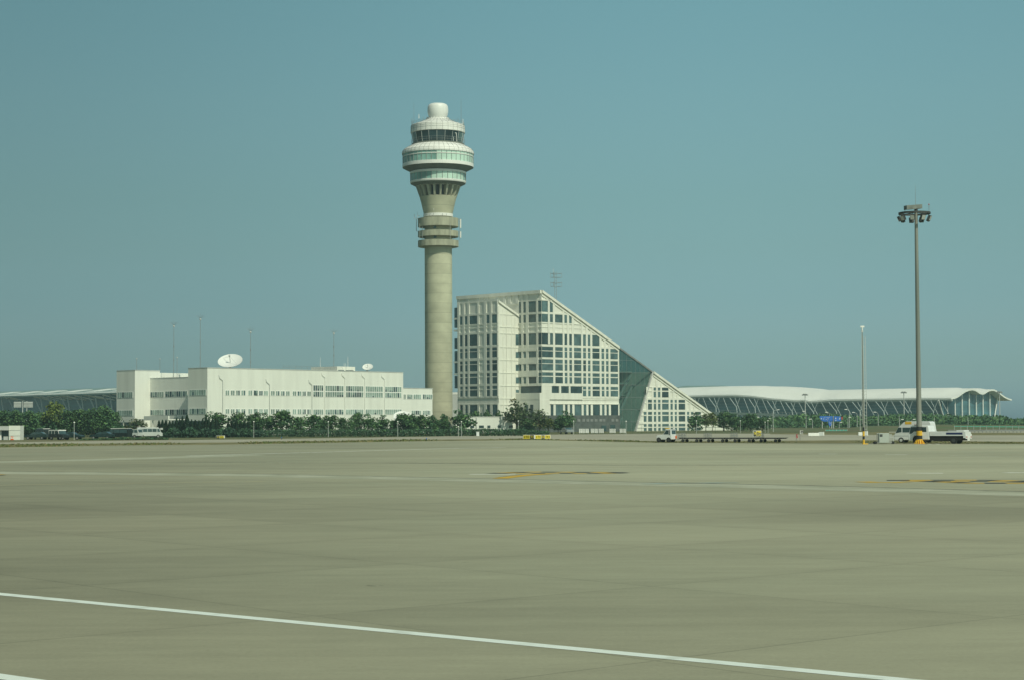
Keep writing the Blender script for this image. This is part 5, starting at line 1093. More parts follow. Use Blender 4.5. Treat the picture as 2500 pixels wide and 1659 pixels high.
# white high roofed van
YW = R(-30)
vehicle('van', 'white high roof van with orange roof panel parked behind the light pole', 'van', 2.0,
    [(.15, .35), (0, .5), (0, 1.0), (.12, 1.22), (.55, 2.0), (.72, 2.14), (1.25, 2.62), (1.6, 2.73), (4.55, 2.73), (4.75, 2.58), (4.95, 1.4), (4.95, .4)], VWHITE,
    [[(.2, 1.24), (.56, 1.96), (.98, 1.96), (.98, 1.38)], [(1.1, 1.34), (1.1, 1.95), (2.15, 1.95), (2.15, 1.34)], [(2.3, 1.34), (2.3, 1.95), (4.4, 1.95), (4.4, 1.34)]],
    (.9, 3.95), .35, nearfront(2183, 237, 2.0, YW), YW, (((.12, 1.22), (.55, 2.0), 'windscreen'), ((4.86, 1.55), (4.78, 2.05), 'rear_window')),
    [('roof_panel', YEL, (1.45, 2.3, -1.015, 1.015, 2.36, 2.70)), ('side_moulding', GREY, (.05, 4.9, -1.012, 1.012, .86, .90)), ('headlight', LGREY, (-.01, .1, -.9, -.55, .8, .98)), ('headlight', LGREY, (-.01, .1, .55, .9, .8, .98)), ('tail_light', RED, (4.9, 4.96, -.98, -.85, .9, 1.3)), ('tail_light', RED, (4.9, 4.96, .85, .98, .9, 1.3))])
# service truck in front of it
YT = R(-33)
tk = vehicle('service_truck', 'white crew cab airport service truck with a navy striped flat body', 'truck', 2.1,
    [(.1, .42), (0, .6), (0, 1.05), (.1, 1.3), (.32, 2.12), (.5, 2.24), (2.5, 2.24), (2.62, 2.1), (2.7, 1.4), (2.7, .5), (1.45, .5), (1.38, .8), (1.2, .98), (.8, .98), (.62, .8), (.55, .42)], VWHITE,
    [[(.18, 1.24), (.36, 2.04), (1.28, 2.04), (1.28, 1.52), (.75, 1.5), (.45, 1.24)], [(1.42, 1.45), (1.42, 2.04), (2.35, 2.04), (2.35, 1.45)]],
    (1.0, 5.75), .43, nearfront(2217, 228, 2.1, YT), YT, (((.1, 1.3), (.32, 2.1), 'windscreen'),),
    [('light_bar', ORANGE, (.7, 1.1, -.8, .8, 2.26, 2.36)), ('chassis', BLACK, (2.72, 6.95, -.95, .95, .42, .95)), ('flat_body', VWHITE, (2.75, 6.98, -1.05, 1.05, .97, 1.5)), ('blue_panel', NAVY, (4.85, 6.9, -1.066, 1.066, 1.13, 1.37)), ('text_panel', LGREY, (2.95, 4.3, -1.06, 1.06, 1.2, 1.24)), ('rear_housing', VWHITE, (6.1, 7.0, -.9, .95, 1.51, 1.66)),
     ('rear_locker', VWHITE, (6.985, 7.25, -1.05, .9, .7, 1.48)), ('rear_plate', TRIM, (7.26, 7.32, -1.05, -.5, .62, 1.0)), ('rear_plate', TRIM, (7.26, 7.32, .5, 1.05, .62, 1.2)), ('hitch_panel', TRIM, (7.26, 7.30, -.4, .4, .38, .9)), ('tail_light', RED, (7.33, 7.35, -.85, -.65, .74, .92)), ('tail_light', RED, (7.33, 7.35, .68, .88, .74, .92)),
     ('door_handle', BLK, (1.3, 1.45, -1.065, 1.065, 1.2, 1.25)), ('step', DARK, (1.5, 2.6, -1.0, 1.0, .36, .48)), ('side_box', BLACK, (3.2, 4.6, -1.0, 1.0, .32, .42))], tw=.26, hubm=DARK)
# baggage tractor and its carts
YG = R(-28)
tg = vehicle('baggage_tractor', 'white baggage tractor with a small cab pulling flat carts', 'tractor', 1.6,
    [(.06, .42), (0, .55), (.0, .84), (.12, .94), (.85, 1.0), (1.02, 1.1), (1.42, 1.72), (1.5, 1.78), (2.2, 1.78), (2.25, 1.7), (2.3, .9), (2.35, .4), (2.2, .36), (1.5, .36), (1.25, .36), (.7, .36), (.6, .42)], VWHITE,
    [[(1.1, 1.1), (1.48, 1.66), (1.85, 1.66), (1.85, 1.1)]], (.38, 1.85), .34, nearfront(1602, 256, 1.6, YG), YG, (((1.06, 1.12), (1.40, 1.66), 'windscreen'), ((2.27, 1.12), (2.235, 1.66), 'rear_window')),
    [('roof', VWHITE, (1.35, 2.28, -.78, .78, 1.785, 1.83)), ('light_bar', YEL, (1.2, 1.45, -.6, .6, 1.84, 1.93)), ('door_gap', DARK, (1.9, 2.05, -.812, .812, 1.0, 1.68)), ('fuel_bottle', ORANGE, (2.37, 2.5, .4, .6, .5, .9)), ('exhaust', TRIM, (2.1, 2.2, .3, .4, 1.84, 2.3))], tw=.26, hubm=DARK)
cart = thing('baggage_cart', 'flat dark baggage cart with end rack, first behind the white tractor', 'baggage cart', (0, 0, 0), 'flat carts behind the tractor')
CL = 3.95; CW = 1.75; MB().box(.02, CL, -CW / 2, CW / 2, .56, .64).build('deck', DARK, cart)
for y in (-.5, .5): MB().box(.1, CL - .1, y - .05, y + .05, .48, .558).build('frame_rail', BLACK, cart)
for x in (.72, 2.75):
    for s_ in (-1, 1): wheel(cart, x, s_ * (CW / 2 - .1), .22, .14, DARK)
    MB().tube((x, -CW / 2 + .1, .22), (x, CW / 2 - .1, .22), .035, n=6).build('axle', BLACK, cart)
    for s_ in (-1, 1): mb = MB(); mb.tube((x, s_ * .6, .22), (x - .22, s_ * .55, .5), .03, n=5); mb.tube((x, s_ * .6, .22), (x + .22, s_ * .55, .5), .03, n=5); mb.build('spring_strut', BLACK, cart)
mb = MB(); RX = .55
for y in (-CW / 2 + .04, CW / 2 - .04):
    for x in (.05, .3, RX): mb.tube((x, y, .64), (x, y, 1.25), .02, n=5)
    for z in (.92, 1.25): mb.tube((.05, y, z), (RX, y, z), .02, n=5)
for x in (.05, RX):
    for k in range(1, 6): y = -CW / 2 + CW * k / 6; mb.tube((x, y, .64), (x, y, 1.25), .016, n=5)
    for z in (.92, 1.25): mb.tube((x, -CW / 2 + .04, z), (x, CW / 2 - .04, z), .02, n=5)
mb.build('rack', GREY, cart); mb = MB(); mb.tube((.1, 0, .5), (-.4, 0, .36), .03, n=5); mb.build('drawbar', GREY, cart)
YC = R(-27); p0 = nearfront(r1(440, 0)[0], 254.5, CW, YC)
for i, lb in enumerate((None, 'flat dark baggage cart with end rack, second behind the tractor', 'flat dark baggage cart with end rack, third behind the tractor', 'flat dark baggage cart with end rack, last of the train under the yellow sign')):
    xs_ = (440, 800, 1180, 1555)[i]; o = cart if i == 0 else dup(cart, lb); p = p0
    if i:
        lo_, hi_ = 0.0, 20.0
        for _ in range(40):            # slide along the train until the cart's front corner stands where it does in the train
            m_ = (lo_ + hi_) / 2; q_ = Vector((p0.x + math.cos(YC) * m_, p0.y + math.sin(YC) * m_)); c_ = (q_.x - math.sin(-YC) * CW / 2, q_.y - math.cos(YC) * CW / 2)
            if c_[0] / c_[1] * FPX + 1250 < r1(xs_, 0)[0]: lo_ = m_
            else: hi_ = m_
        p = q_
    o.location = (p.x, p.y, 0); o.rotation_euler.z = YC
# parked vehicles at the left
def sedan(L=4.5): return [(0, .4), (0, .72), (.15, .82), (1.2, .95), (1.9, 1.42), (3.2, 1.45), (3.95, 1.02), (L, .95), (L, .4)], [[(1.35, .98), (1.95, 1.36), (2.45, 1.38), (2.45, .98)], [(2.55, .98), (2.55, 1.38), (3.15, 1.37), (3.7, 1.0)]], (.85, 3.6), .31, (((1.2, .97), (1.86, 1.40), 'windscreen'), ((3.28, 1.43), (3.92, 1.05), 'rear_window'))
def suv(L=4.4): return [(0, .42), (0, .9), (1.15, 1.05), (1.5, 1.75), (4.2, 1.8), (L, 1.1), (L, .45)], [[(1.35, 1.1), (1.65, 1.65), (2.4, 1.68), (2.4, 1.1)], [(2.55, 1.1), (2.55, 1.68), (3.3, 1.68), (3.3, 1.1)], [(3.42, 1.1), (3.42, 1.68), (4.1, 1.65), (4.2, 1.1)]], (.85, 3.5), .36, (((1.18, 1.1), (1.48, 1.7), 'windscreen'), ((4.22, 1.72), (4.38, 1.15), 'rear_window'))
def minivan(L=4.9): return [(0, .4), (0, .95), (.6, 1.15), (1.15, 1.95), (4.75, 2.0), (L, 1.8), (L, .4)], [[(.75, 1.2), (1.2, 1.8), (1.7, 1.8), (1.7, 1.2)], [(1.85, 1.2), (1.85, 1.82), (3.1, 1.82), (3.1, 1.2)], [(3.2, 1.2), (3.2, 1.82), (4.7, 1.82), (4.7, 1.2)]], (.8, 3.9), .34, (((.62, 1.2), (1.12, 1.9), 'windscreen'), ((4.84, 1.25), (4.84, 1.75), 'rear_window'))
def bus(L=5.7): return [(0, .45), (0, 1.1), (.35, 1.35), (.75, 2.25), (1.0, 2.42), (5.55, 2.44), (L, 2.4), (L, .45)], [[(.5, 1.4), (.8, 2.1), (1.2, 2.1), (1.2, 1.4)]] + [[(a, 1.4), (a, 2.1), (a + .95, 2.1), (a + .95, 1.4)] for a in (1.35, 2.4, 3.45, 4.5)], (1.0, 4.6), .4, (((.36, 1.4), (.74, 2.2), 'windscreen'), ((5.68, 1.5), (5.68, 2.1), 'rear_window'))
def car(kind, name, label, cat, px, D, m, yaw, extras=(), W=1.75, flip=False):
    b, sw, wh, r, ew = kind(); p = at(px, 1060, D)
    t = vehicle(name, label, cat, W, b, m, sw, wh, r, Vector((p.x, p.y)), yaw, ew, extras, 'vehicles parked at the left', bev=.05, hubm=GREY)
    return t
car(sedan, 'parked_car', 'dark grey car at the far left end of the parked row', 'car', 62, 350, VGREY if False else VGREEN, R(-8))
car(minivan, 'parked_van', 'dark van with pale roof behind the open car at left', 'van', 92, 356, VDARK, R(-55), [('roof_cover', TRIM, (1.3, 4.7, -.7, .7, 2.0, 2.08))])
car(suv, 'parked_car', 'dark off road car with white hard top and pale spare wheel', 'off road car', 163, 338, VDARK, R(140), [('hard_top', TRIM, (1.4, 4.25, -.89, .89, 1.68, 1.86)), ('pillar', TRIM, (2.42, 2.54, -.885, .885, 1.1, 1.7)), ('pillar', TRIM, (3.31, 3.41, -.885, .885, 1.1, 1.7)), ('pillar', TRIM, (4.1, 4.25, -.885, .885, 1.1, 1.7))])
car(sedan, 'parked_car', 'dark teal saloon with pale tail and red lamp by the lamp post', 'car', 203, 342, VGREEN, R(172), [('tail_panel', TRIM, (4.4, 4.52, -.8, .8, .7, .93)), ('tail_light', RED, (4.45, 4.54, -.85, -.55, .72, .86)), ('tail_light', RED, (4.45, 4.54, .55, .85, .72, .86))])
car(sedan, 'parked_car', 'low dark saloon between the lamp post and the dark van', 'car', 222, 348, VGREEN, R(-10))
car(minivan, 'parked_van', 'long dark van with white roof near the white building', 'van', 262, 352, VDARK, R(-18), [('white_roof', TRIM, (1.2, 4.72, -.85, .85, 1.92, 2.06))])
car(suv, 'parked_car', 'small white estate car between the dark van and the minibus', 'car', 297, 372, mat('dull_white', (.52, .55, .53), .4, .06, .8), R(-20))
p_ = at(334, 1060, 374); car(bus, 'minibus', 'white minibus parked beside the cypress row', 'minibus', 396, 374, mat('dusty_white', (.50, .53, .51), .4, .06, .8), R(196), [('roof_sign', LGREY, (-.1, .5, -.6, .6, 1.9, 2.3))], W=2.0).scale = (.88, .88, .88)
px_, py_ = r6(1748, 268); pc_ = at(px_, 1060, 432); b_, sw_, wh_, r_, ew_ = sedan()
vehicle('parked_car', 'silver car parked before the dark stone base of the office block', 'car', 1.75, b_, VGREY, sw_, wh_, r_, Vector((pc_.x + .3, pc_.y)), R(-68), ew_, bev=.05)
# guard hut, cones, cabinets, barriers
D = 345; F = Frame((at(22, 1060, D).x, D), (1, 0), (0, -1)); a = F.P(0, 0); t = thing('guard_hut', 'pale panel guard hut at the far left edge beside the orange cones', 'hut', (a.x, a.y, 0))
u1, zt_2 = F.uv(*q5(860, 655)); ul = F.uv(-40, 1060)[0]; zr = F.uv(*q5(100, 850))[1]
mb = MB(); F.box(mb, 0, u1, 0, zt_2, -2.6, 0); mb.build('wall', WHITE, t); mb = MB()
for y in (855, 1090): z = F.uv(*q5(600, y))[1]; F.box(mb, .02, u1, z - .03, z + .03, .002, .02)
mb.build('panel_joints', GREY, t)
mb = MB(); F.box(mb, ul, -.01, zr, F.uv(*q5(100, 675))[1], -2.6, .25); mb.build('fascia', LGREY, t)
mb = MB(); F.box(mb, ul, -.01, 0, zr, -2.5, -.9); mb.build('window', GLASS3, t)
mb = MB(); F.box(mb, F.uv(*q5(115, 1300))[0], F.uv(*q5(320, 1300))[0], 0, F.uv(*q5(200, 1115))[1], -.85, -.5); mb.build('counter', LGREY, t)
mb = MB(); F.box(mb, F.uv(*q5(20, 1300))[0] - .4, F.uv(*q5(20, 1300))[0], 0, zr, -.85, -.5); F.box(mb, -.25, -.02, 0, zr, -.85, -.5); mb.build('post', TRIM, t)
for q_, lb in (((480, 1255), 'orange traffic cone before the guard hut, left of the two'), ((545, 1258), 'orange traffic cone before the guard hut, right of the two')):
    p = at(*q5(*q_), 340); t = thing('traffic_cone', lb, 'traffic cone', (p.x, p.y, 0), 'cones by the guard hut')
    MB().box(p.x - .2, p.x + .2, p.y - .2, p.y + .2, 0, .05).build('base', BLK, t); MB().lathe([(.17, .05), (.1, .45), (.04, .75), (.001, .76)], (p.x, p.y), 14).build('cone', ORANGE, t, True); MB().lathe([(.135, .3), (.11, .45)], (p.x, p.y), 14).build('reflective_band', TRIM, t)
def cabinet(name, label, cat, pxl, pxr, yt, D, m, dep=.8, group=None, ribs=0, legs=False):
    a = at(pxl, 1060, D); b = at(pxr, 1060, D); zt = at((pxl + pxr) / 2, yt, D).z; t = thing(name, label, cat, (a.x, D, 0), group)
    z0 = .15 if legs else .02
    MB().box(a.x, b.x, D, D + dep, z0, zt).build('body', m, t, bevel=.04); MB().box(a.x - .04, b.x + .04, D - .04, D + dep + .04, zt, zt + .06).build('lid', m, t)
    mb = MB()
    for k in range(1, ribs): x = a.x + (b.x - a.x) * k / ribs; mb.box(x - .03, x + .03, D - .03, D, z0, zt)
    if ribs: mb.build('ribs', GREY, t)
    if legs:
        for x in (a.x + .1, b.x - .1): MB().box(x - .06, x + .06, D + .05, D + dep - .05, 0, .15).build('foot', GREY, t)
    return t
x0_, y_ = r6(770, 250); cabinet('equipment_cabinet', 'white upright cabinet standing before the hedge near the shed', 'cabinet', x0_, r6(803, 0)[0], y_, 378, VWHITE, .8)
for (xa, xb, y, cf, lb) in ((1955, 2068, 216, r6, 'white slatted storage cage before the stone base, leftmost of the row'), (2092, 2170, 216, r6, 'white slatted storage cage before the stone base, second of the row'), (2182, 2240, 216, r6, 'white slatted storage cage before the stone base, narrow third one'), (50, 138, 1362, c5, 'white slatted storage cage by the right end of the stone base'), (200, 286, 1362, c5, 'white slatted storage cage before the glass atrium')):
    cabinet('storage_cage', lb, 'storage cage', cf(xa, 0)[0], cf(xb, 0)[0], cf(0, y)[1], 436, TRIM, 1.6, 'white storage cages', 6, True)
def barrier(label, pxl, pxm, pxr, yt, D):
    a, m_, b = at(pxl, 1060, D), at(pxm, 1060, D), at(pxr, 1060, D); zt = at(pxm, yt, D).z; t = thing('marker_block', label, 'barrier', (a.x, D, 0), 'white blocks on the taxiway')
    MB().hexa([(a.x, D, 0), (m_.x, D - .15, 0), (m_.x, D + .45, 0), (a.x, D + .6, 0)], [(a.x, D + .1, zt), (m_.x, D - .05, zt), (m_.x, D + .35, zt), (a.x, D + .5, zt)]).build('front_block', TRIM, t, bevel=.03)
    MB().hexa([(m_.x + .03, D + .5, 0), (b.x, D + 2, 0), (b.x, D + 2.6, 0), (m_.x + .03, D + 1.1, 0)], [(m_.x + .03, D + .6, zt + .15), (b.x, D + 2.1, zt + .15), (b.x, D + 2.5, zt + .15), (m_.x + .03, D + 1.0, zt + .15)]).build('back_block', LGREY, t, bevel=.03)
    MB().box(b.x - .12, b.x + .02, D + 1.9, D + 2.7, 0, zt + .16).build('end_cap', TRIM, t)
barrier('white and grey pair of blocks right of the marker board', *(q7(v, 0)[0] for v in (1210, 1418, 1545)), q7(0, 277)[1], 345)
barrier('white and grey pair of blocks behind the slim striped mast', *(r2(v, 0)[0] for v in (1005, 1100, 1208)), r2(0, 985)[1], 345)
# ground power cart
D = 226; k = D / FPX / 7.384; a = at(r2(1465, 0)[0], 1060, D); t = thing('ground_power_cart', 'grey box shaped ground power cart with rails beside the light pole', 'equipment cart', (a.x, a.y, 0))
w2 = 90 * k; MB().box(a.x - w2, a.x + w2, D, D + 1.0, .14, 1.33).build('housing', mat('cart_grey_green', (.42, .46, .42), .5, .05, 1), t, bevel=.04)
MB().box(a.x - w2 + .08, a.x - w2 + .42, D - .02, D, .9, 1.2).build('control_panel', DARK, t)
mb = MB()
for x in (-130, -112, -95): mb.tube((a.x + x * k, D + .1, .1), (a.x + x * k, D + .1, 1.3), .03, n=5)
for z in (.15, 1.3): mb.tube((a.x - 130 * k, D + .1, z), (a.x - 95 * k, D + .1, z), .03, n=5)
mb.build('left_rails', GREY, t); mb = MB()
for x in (100, 115, 135, 160, 172): mb.tube((a.x + x * k, D + .1, .1), (a.x + x * k, D + .1, 1.25 - (x > 150) * .3), .035, n=5)
for z in (.15, .8): mb.tube((a.x + 100 * k, D + .1, z), (a.x + 200 * k, D + .1, z), .03, n=5)
mb.build('right_rails', LGREY, t)
for x in (-150, 165):
    for y in (.1, .9): MB().tube((a.x + x * k, D + y - .06, .17), (a.x + x * k, D + y + .06, .17), .17, n=14).build('wheel', BLACK, t)
# tall apron light pole
D = 227; k = D / FPX; p = at(2244.5, 1070, D); PX, PY = p.x, D
lp = thing('light_pole', 'tall grey apron floodlight pole with black and yellow banded foot', 'light pole', (PX, PY, 0))
zt_ = at(2237, 516, D).z; zz = lambda y: max(.02, at(2244, r3(0, y)[1], D).z)
def rad(z): return .335 - (.335 - .19) * z / zt_
zA, zB, zC, zD_ = zz(1045), zz(985), zz(905), zz(835)
MB().lathe([(rad(zD_), zD_), (rad(14), 14), (rad(zt_), zt_), (.01, zt_)], (PX, PY), 24).build('shaft', POLE, lp, True)
for za, zb, m, e in ((.02, zA, YEL, .02), (zA, zB, BLK, .03), (zB, zC, YEL, .02), (zC, zD_, BLK, .012)): MB().lathe([(rad(za) + e, za), (rad(zb) + e, zb), (rad(zb) - .05, zb)], (PX, PY), 24).build('foot_band', m, lp, True)
for i in range(12):
    t_ = 2 * math.pi * i / 12; c_, s_ = math.cos(t_), math.sin(t_); mb = MB(); w_ = .035; P = lambda r, z, o: (PX + c_ * r - s_ * o, PY + s_ * r + c_ * o, z)
    mb.hexa([P(.3, .01, -w_), P(.66, .01, -w_), P(.66, .01, w_), P(.3, .01, w_)], [P(.3, zA - .06, -w_), P(.41, zA - .1, -w_), P(.41, zA - .1, w_), P(.3, zA - .06, w_)]); mb.build('gusset', YEL, lp)
MB().lathe([(.01, .03), (.7, .03), (.7, .0)], (PX, PY), 24).build('base_plate', YEL, lp)
kz = k / 7.84; HX = PX - 30 * kz; zr = at(2237, r4(0, 715)[1], D).z; R0 = 305 * kz
mb = MB().lathe([(R0 - .28, zr - .1), (R0, zr - .1), (R0, zr + .12), (R0 - .28, zr + .12), (R0 - .28, zr - .1)], (HX, PY), 28)
for i in range(6): t_ = i * math.pi / 3 + .2; mb.tube((PX, PY, zr + .1), (HX + math.cos(t_) * R0 * .95, PY + math.sin(t_) * R0 * .95, zr), .05, n=5)
mb.build('head_ring', DARK, lp)
for i in range(9):
    t_ = -math.pi / 2 + .35 + 2 * math.pi * i / 9; c_, s_ = math.cos(t_), math.sin(t_); o = Vector((HX + c_ * R0 * .93, PY + s_ * R0 * .93, zr - .62)); out = Vector((c_, s_, -.45)).normalized(); rt = Vector((-s_, c_, 0)); up = out.cross(rt) * -1
    mb = MB(); mb.hexa([o + rt * a_ * .3 + up * b_ * .3 - out * .1 for a_, b_ in ((-1, -1), (1, -1), (1, 1), (-1, 1))], [o + rt * a_ * .26 + up * b_ * .32 + out * .2 for a_, b_ in ((-1, -1), (1, -1), (1, 1), (-1, 1))]); fl = mb.build('floodlight', DARK, lp)
    mb = MB(); mb.hexa([o + rt * a_ * .23 + up * b_ * .27 + out * .201 for a_, b_ in ((-1, -1), (1, -1), (1, 1), (-1, 1))], [o + rt * a_ * .23 + up * b_ * .27 + out * .22 for a_, b_ in ((-1, -1), (1, -1), (1, 1), (-1, 1))]); mb.build('lens', LGREY, fl)
    MB().tube(o + Vector((0, 0, .3)), (o.x, o.y, zr), .03, n=5).build('lamp_bracket', DARK, lp)
zh = at(2237, r4(0, 595)[1], D).z; hx = PX + (695 - 755) * kz; mb = MB()
d_ = Vector((math.cos(.35), math.sin(.35), .10)); n2 = Vector((-d_.y, d_.x, 0)).normalized(); o = Vector((hx, PY - .1, zh))
mb.hexa([o + d_ * a_ * 1.1 + n2 * b_ * .35 + Vector((0, 0, -.27)) for a_, b_ in ((-1, -1), (1, -1), (1, 1), (-1, 1))], [o + d_ * a_ * 1.1 + n2 * b_ * .35 + Vector((0, 0, .24)) for a_, b_ in ((-1, -1), (1, -1), (1, 1), (-1, 1))]); mb.build('winch_housing', mat('weathered_steel', (.17, .19, .17), .6, .25, 1.5), lp)
MB().tube((PX, PY, zt_), (PX, PY, zh - .2), .22, n=10).build('neck', DARK, lp)
MB().tube((PX - .05, PY, zh), (PX - .05, PY, at(2235, r4(0, 180)[1], D).z), .025, .012, 5).build('lightning_rod', GREY, lp)
bx = PX + (1005 - 755) * kz; MB().tube((bx, PY, zr), (bx, PY, at(2237, r4(0, 550)[1], D).z), .03, n=5).build('beacon_stem', GREY, lp)
mb = MB(); mb.ball((bx, PY, at(2237, r4(0, 545)[1], D).z), .085, 8); mb.build('beacon', RED, lp, True)
MB().tube((PX + (545 - 755) * kz, PY, zr), (PX + (540 - 755) * kz, PY, zh - .2), .03, n=5).build('rod', GREY, lp)
# slim camera mast with ladder
D = 225; p = at(2108.5, 1070, D); mx, my = p.x, D; cm_ = thing('camera_mast', 'slim grey mast with ladder, white cameras on top and striped foot', 'mast', (mx, my, 0)); k5 = D / FPX / 4.75
zv = lambda y: max(.0, at(2106, r5(0, y)[1], D).z)
MB().tube((mx, my, zv(1340)), (mx, my, zv(245)), .10, .05, 10).build('shaft', POLE, cm_, True)
for ya, yb, m in ((1535, 1478, YEL), (1478, 1440, BLK), (1440, 1385, YEL), (1385, 1338, BLK)): MB().tube((mx, my, zv(ya)), (mx, my, zv(yb)), .135, n=12).build('foot_band', m, cm_, True)
MB().box(mx - .15, mx + .5, my - .2, my + .3, 0, .1).build('base_plate', YEL, cm_)
mb = MB(); xl = mx + .26
for o_ in (.16, .42): mb.tube((mx + o_, my, zv(1400)), (mx + o_ - .06, my, zv(285)), .03, n=4)
z = zv(1400)
while z < zv(300): mb.tube((mx + .1, my, z), (mx + .42, my, z), .02, n=4); z += .42
for y in (410, 540, 665, 800, 925): mb.tube((mx - .16, my, zv(y)), (mx + .42, my, zv(y)), .016, n=4)
mb.tube((mx - .14, my, zv(1300)), (mx - .1, my, zv(260)), .02, n=4)
mb.build('ladder', LGREY, cm_)
mb = MB(); mb.tube((mx, my, zv(245)), (mx, my, zv(180)), .07, .09, 10); mb.box(mx - .22, mx + .26, my - .06, my + .06, zv(188), zv(170)); mb.build('camera_head', TRIM, cm_)
MB().tube((mx, my - .08, zv(235)), (mx, my + .08, zv(235)), .13, n=12).build('dome_camera', LGREY, cm_)
# lamp posts along the perimeter
def lamppost(px, yt, yb, D, label):
    p = at(px, yb, D); zt = at(px, yt, D).z; t = thing('lamp_post', label, 'lamp post', (p.x, D, 0), 'lamp posts along the perimeter')
    MB().tube((p.x, D, 0), (p.x, D, zt), .05, .04, 6).build('pole', LGREY, t); mb = MB().lathe([(.05, zt - .05), (.12, zt), (.14, zt + .12), (.1, zt + .2), (.01, zt + .22)], (p.x, D), 10); mb.build('lamp_head', TRIM, t, True)
for px, yt, yb, D, lb in ((181, 1031, 1073, 336, 'lamp post standing in front of the parked cars at the left'), (619.5, 1029, 1068, 366, 'lamp post just right of the small taxiway sign and cypresses'), (801.5, 1029, 1066, 370, 'lamp post before the middle of the long white building'), (971, 1029, 1064, 374, 'lamp post before the right end of the white building'), (1126.5, 1029, 1063, 376, 'lamp post before the shed, taller of two close posts'), (1119, 1041, 1063, 376, 'short thin post close beside a lamp post near the shed'), (1265.5, 1027.5, 1061, 384, 'lamp post before the brownish trees right of the shed'), (1400.5, 1027.5, 1058, 400, 'lamp post before the dark stone base of the office block'), (1528.6, 1028, 1058, 410, 'lamp post before the glass atrium'), (1700.5, 1027, 1056, 425, 'lamp post before the low triangular wing'), (1807.7, 1027, 1055, 430, 'lamp post before the tall dark trees under the elevated road'), (1868, 1030, 1055, 430, 'slim lamp post in a close pair right of the dark trees'), (1875, 1026, 1055, 432, 'slim taller lamp post in a close pair right of the dark trees')):
    lamppost(px, yt, yb, D, lb)
def streetlamp(hx, hy, px, yb, D, label, cf=r2):
    a = at(*cf(px, hy + 40), D); h = at(*cf(hx, hy), D); t = thing('street_lamp', label, 'street lamp', (a.x, D, 0), 'curved street lamps before the woodland'); s_ = 1 if h.x > a.x else -1
    MB().tube((a.x, D, 0), (a.x, D, a.z), .11, .08, 6).build('pole', LGREY, t)
    w_ = abs(h.x - a.x); MB().path([(a.x + s_ * w_ * (1 - math.cos(q)), D, a.z + (h.z - a.z) * math.sin(q)) for q in [math.pi / 2 * i / 5 for i in range(6)]], .07, 5).build('arm', LGREY, t)
    MB().box(h.x - .45, h.x + .45, D - .2, D + .2, h.z - .1, h.z + .14).build('lamp_head', TRIM, t)
for hx, hy, px, lb, cf in ((775, 577, 838, 'tall curved street lamp right above the blue sign', r2), (425, 627, 480, 'curved street lamp behind the left half of the blue sign', r2), (912, 630, 978, 'curved street lamp left of the slim mast', r2), (1295, 624, 1357, 'curved street lamp between slim mast and power cart', r2), (848, 720, 812, 'small curved street lamp facing right beside the blue sign', r2), (685, 810, 655, 'small low street lamp below the blue sign', r2), (135, 750, 175, 'low street lamp left of the blue sign', r2), (1795, 757, 1740, 'street lamp above the front of the white van', r2), (2005, 755, 1958, 'street lamp above the van just left of the light pole', r2), (1890, 583, 1815, 'tall street lamp over the elevated road facing right', r1), (1598, 690, 1616, 'curved street lamp below the elevated road among the trees', r1), (1772, 710, 1788, 'pale street lamp tangled in trees under the elevated road', r1), (2255, 605, 2290, 'street lamp at the right end of the elevated road', r1)):
    streetlamp(hx, hy, px, 0, 660, lb, cf)
MB_ = None
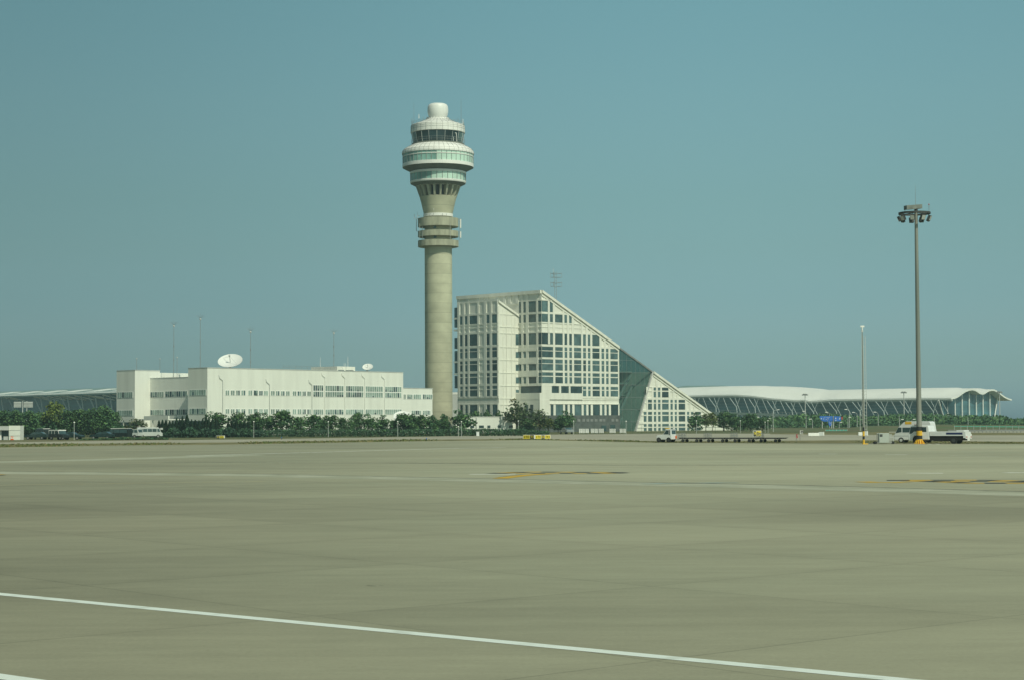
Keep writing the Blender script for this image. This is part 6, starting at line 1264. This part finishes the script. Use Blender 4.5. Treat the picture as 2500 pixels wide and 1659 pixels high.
for cf, x, yt, lb in ((r2, 40, 305, 'far floodlight mast left of the blue sign before the white roof'), (r2, 1820, 265, 'far floodlight mast left of the near light pole before the white roof'), (r3, 1945, 245, 'far floodlight mast at the right end of the terminal')):
    D = 900; p = at(*cf(x, yt), D); t = thing('floodlight_mast', lb, 'floodlight mast', (p.x, D, 0), 'far floodlight masts'); MB().tube((p.x, D, 0), (p.x, D, p.z), .3, .16, 8).build('pole', LGREY, t)
    mb = MB().lathe([(.9, p.z), (1.1, p.z), (1.1, p.z + .3), (.9, p.z + .3), (.9, p.z)], (p.x, D), 16); mb.tube((p.x - 1, D, p.z + .1), (p.x + 1, D, p.z + .1), .1, n=5); mb.build('head_ring', GREY, t)
    for i in range(8): q = 2 * math.pi * i / 8; x_, y_ = p.x + math.cos(q) * 1.2, D + math.sin(q) * 1.2; MB().box(x_ - .3, x_ + .3, y_ - .25, y_ + .25, p.z - .5, p.z - .02).build('floodlight', GREY, t)
for i, (cf, x, yt, yb, D, lb) in enumerate(((r1, 1815, 640, 915, 470, 'tall thin grey pole under the elevated road'), (r2, 1030, 575, 915, 500, 'thin grey pole just left of the slim mast'), (r3, 1412, 672, 815, 640, 'thin grey pole before the glass gable of the terminal'), (r3, 245, 645, 800, 600, 'thin grey pole above the van front'), (r3, 842, 675, 760, 600, 'thin grey pole just right of the van rear'))):
    p = at(*cf(x, yt), D); single(MB().tube((p.x, D, 0), (p.x, D, p.z), .09, .07, 6), 'pole', LGREY, lb, 'pole')
for px, py, lb in ((*c8(340, 1476), 'tiny blue taxiway edge light before the white building'), (*r6(195, 355), 'tiny blue taxiway edge light below the green trees by the tower'), (*c8(2130, 1492), 'tiny blue taxiway edge light before the right end of the white building')):
    p = ground(px, py); t = thing('taxiway_light', lb, 'taxiway light', (p.x, p.y, 0), 'blue taxiway edge lights'); MB().tube((p.x, p.y, 0), (p.x, p.y, .3), .05, n=8).build('stem', DARK, t); mb = MB(); mb.ball((p.x, p.y, .36), .09, 8); mb.build('lens', BLUE, t, True)

# ------------------------------------------------------------------ the air
hz = MB().box(-900, 900, -40, 1500, -1.2, 130); ho = hz.build('haze', [], kind='stuff')
hm = bpy.data.materials.new('air_haze'); hm.use_nodes = True; hn = hm.node_tree; hn.nodes.remove(hn.nodes['Principled BSDF'])
pv = hn.nodes.new('ShaderNodeVolumePrincipled'); pv.inputs['Color'].default_value = (.64, .88, .93, 1); pv.inputs['Density'].default_value = 0.00018; pv.inputs['Anisotropy'].default_value = 0.0
hn.links.new(pv.outputs[0], hn.nodes['Material Output'].inputs['Volume']); ho.data.materials.append(hm)
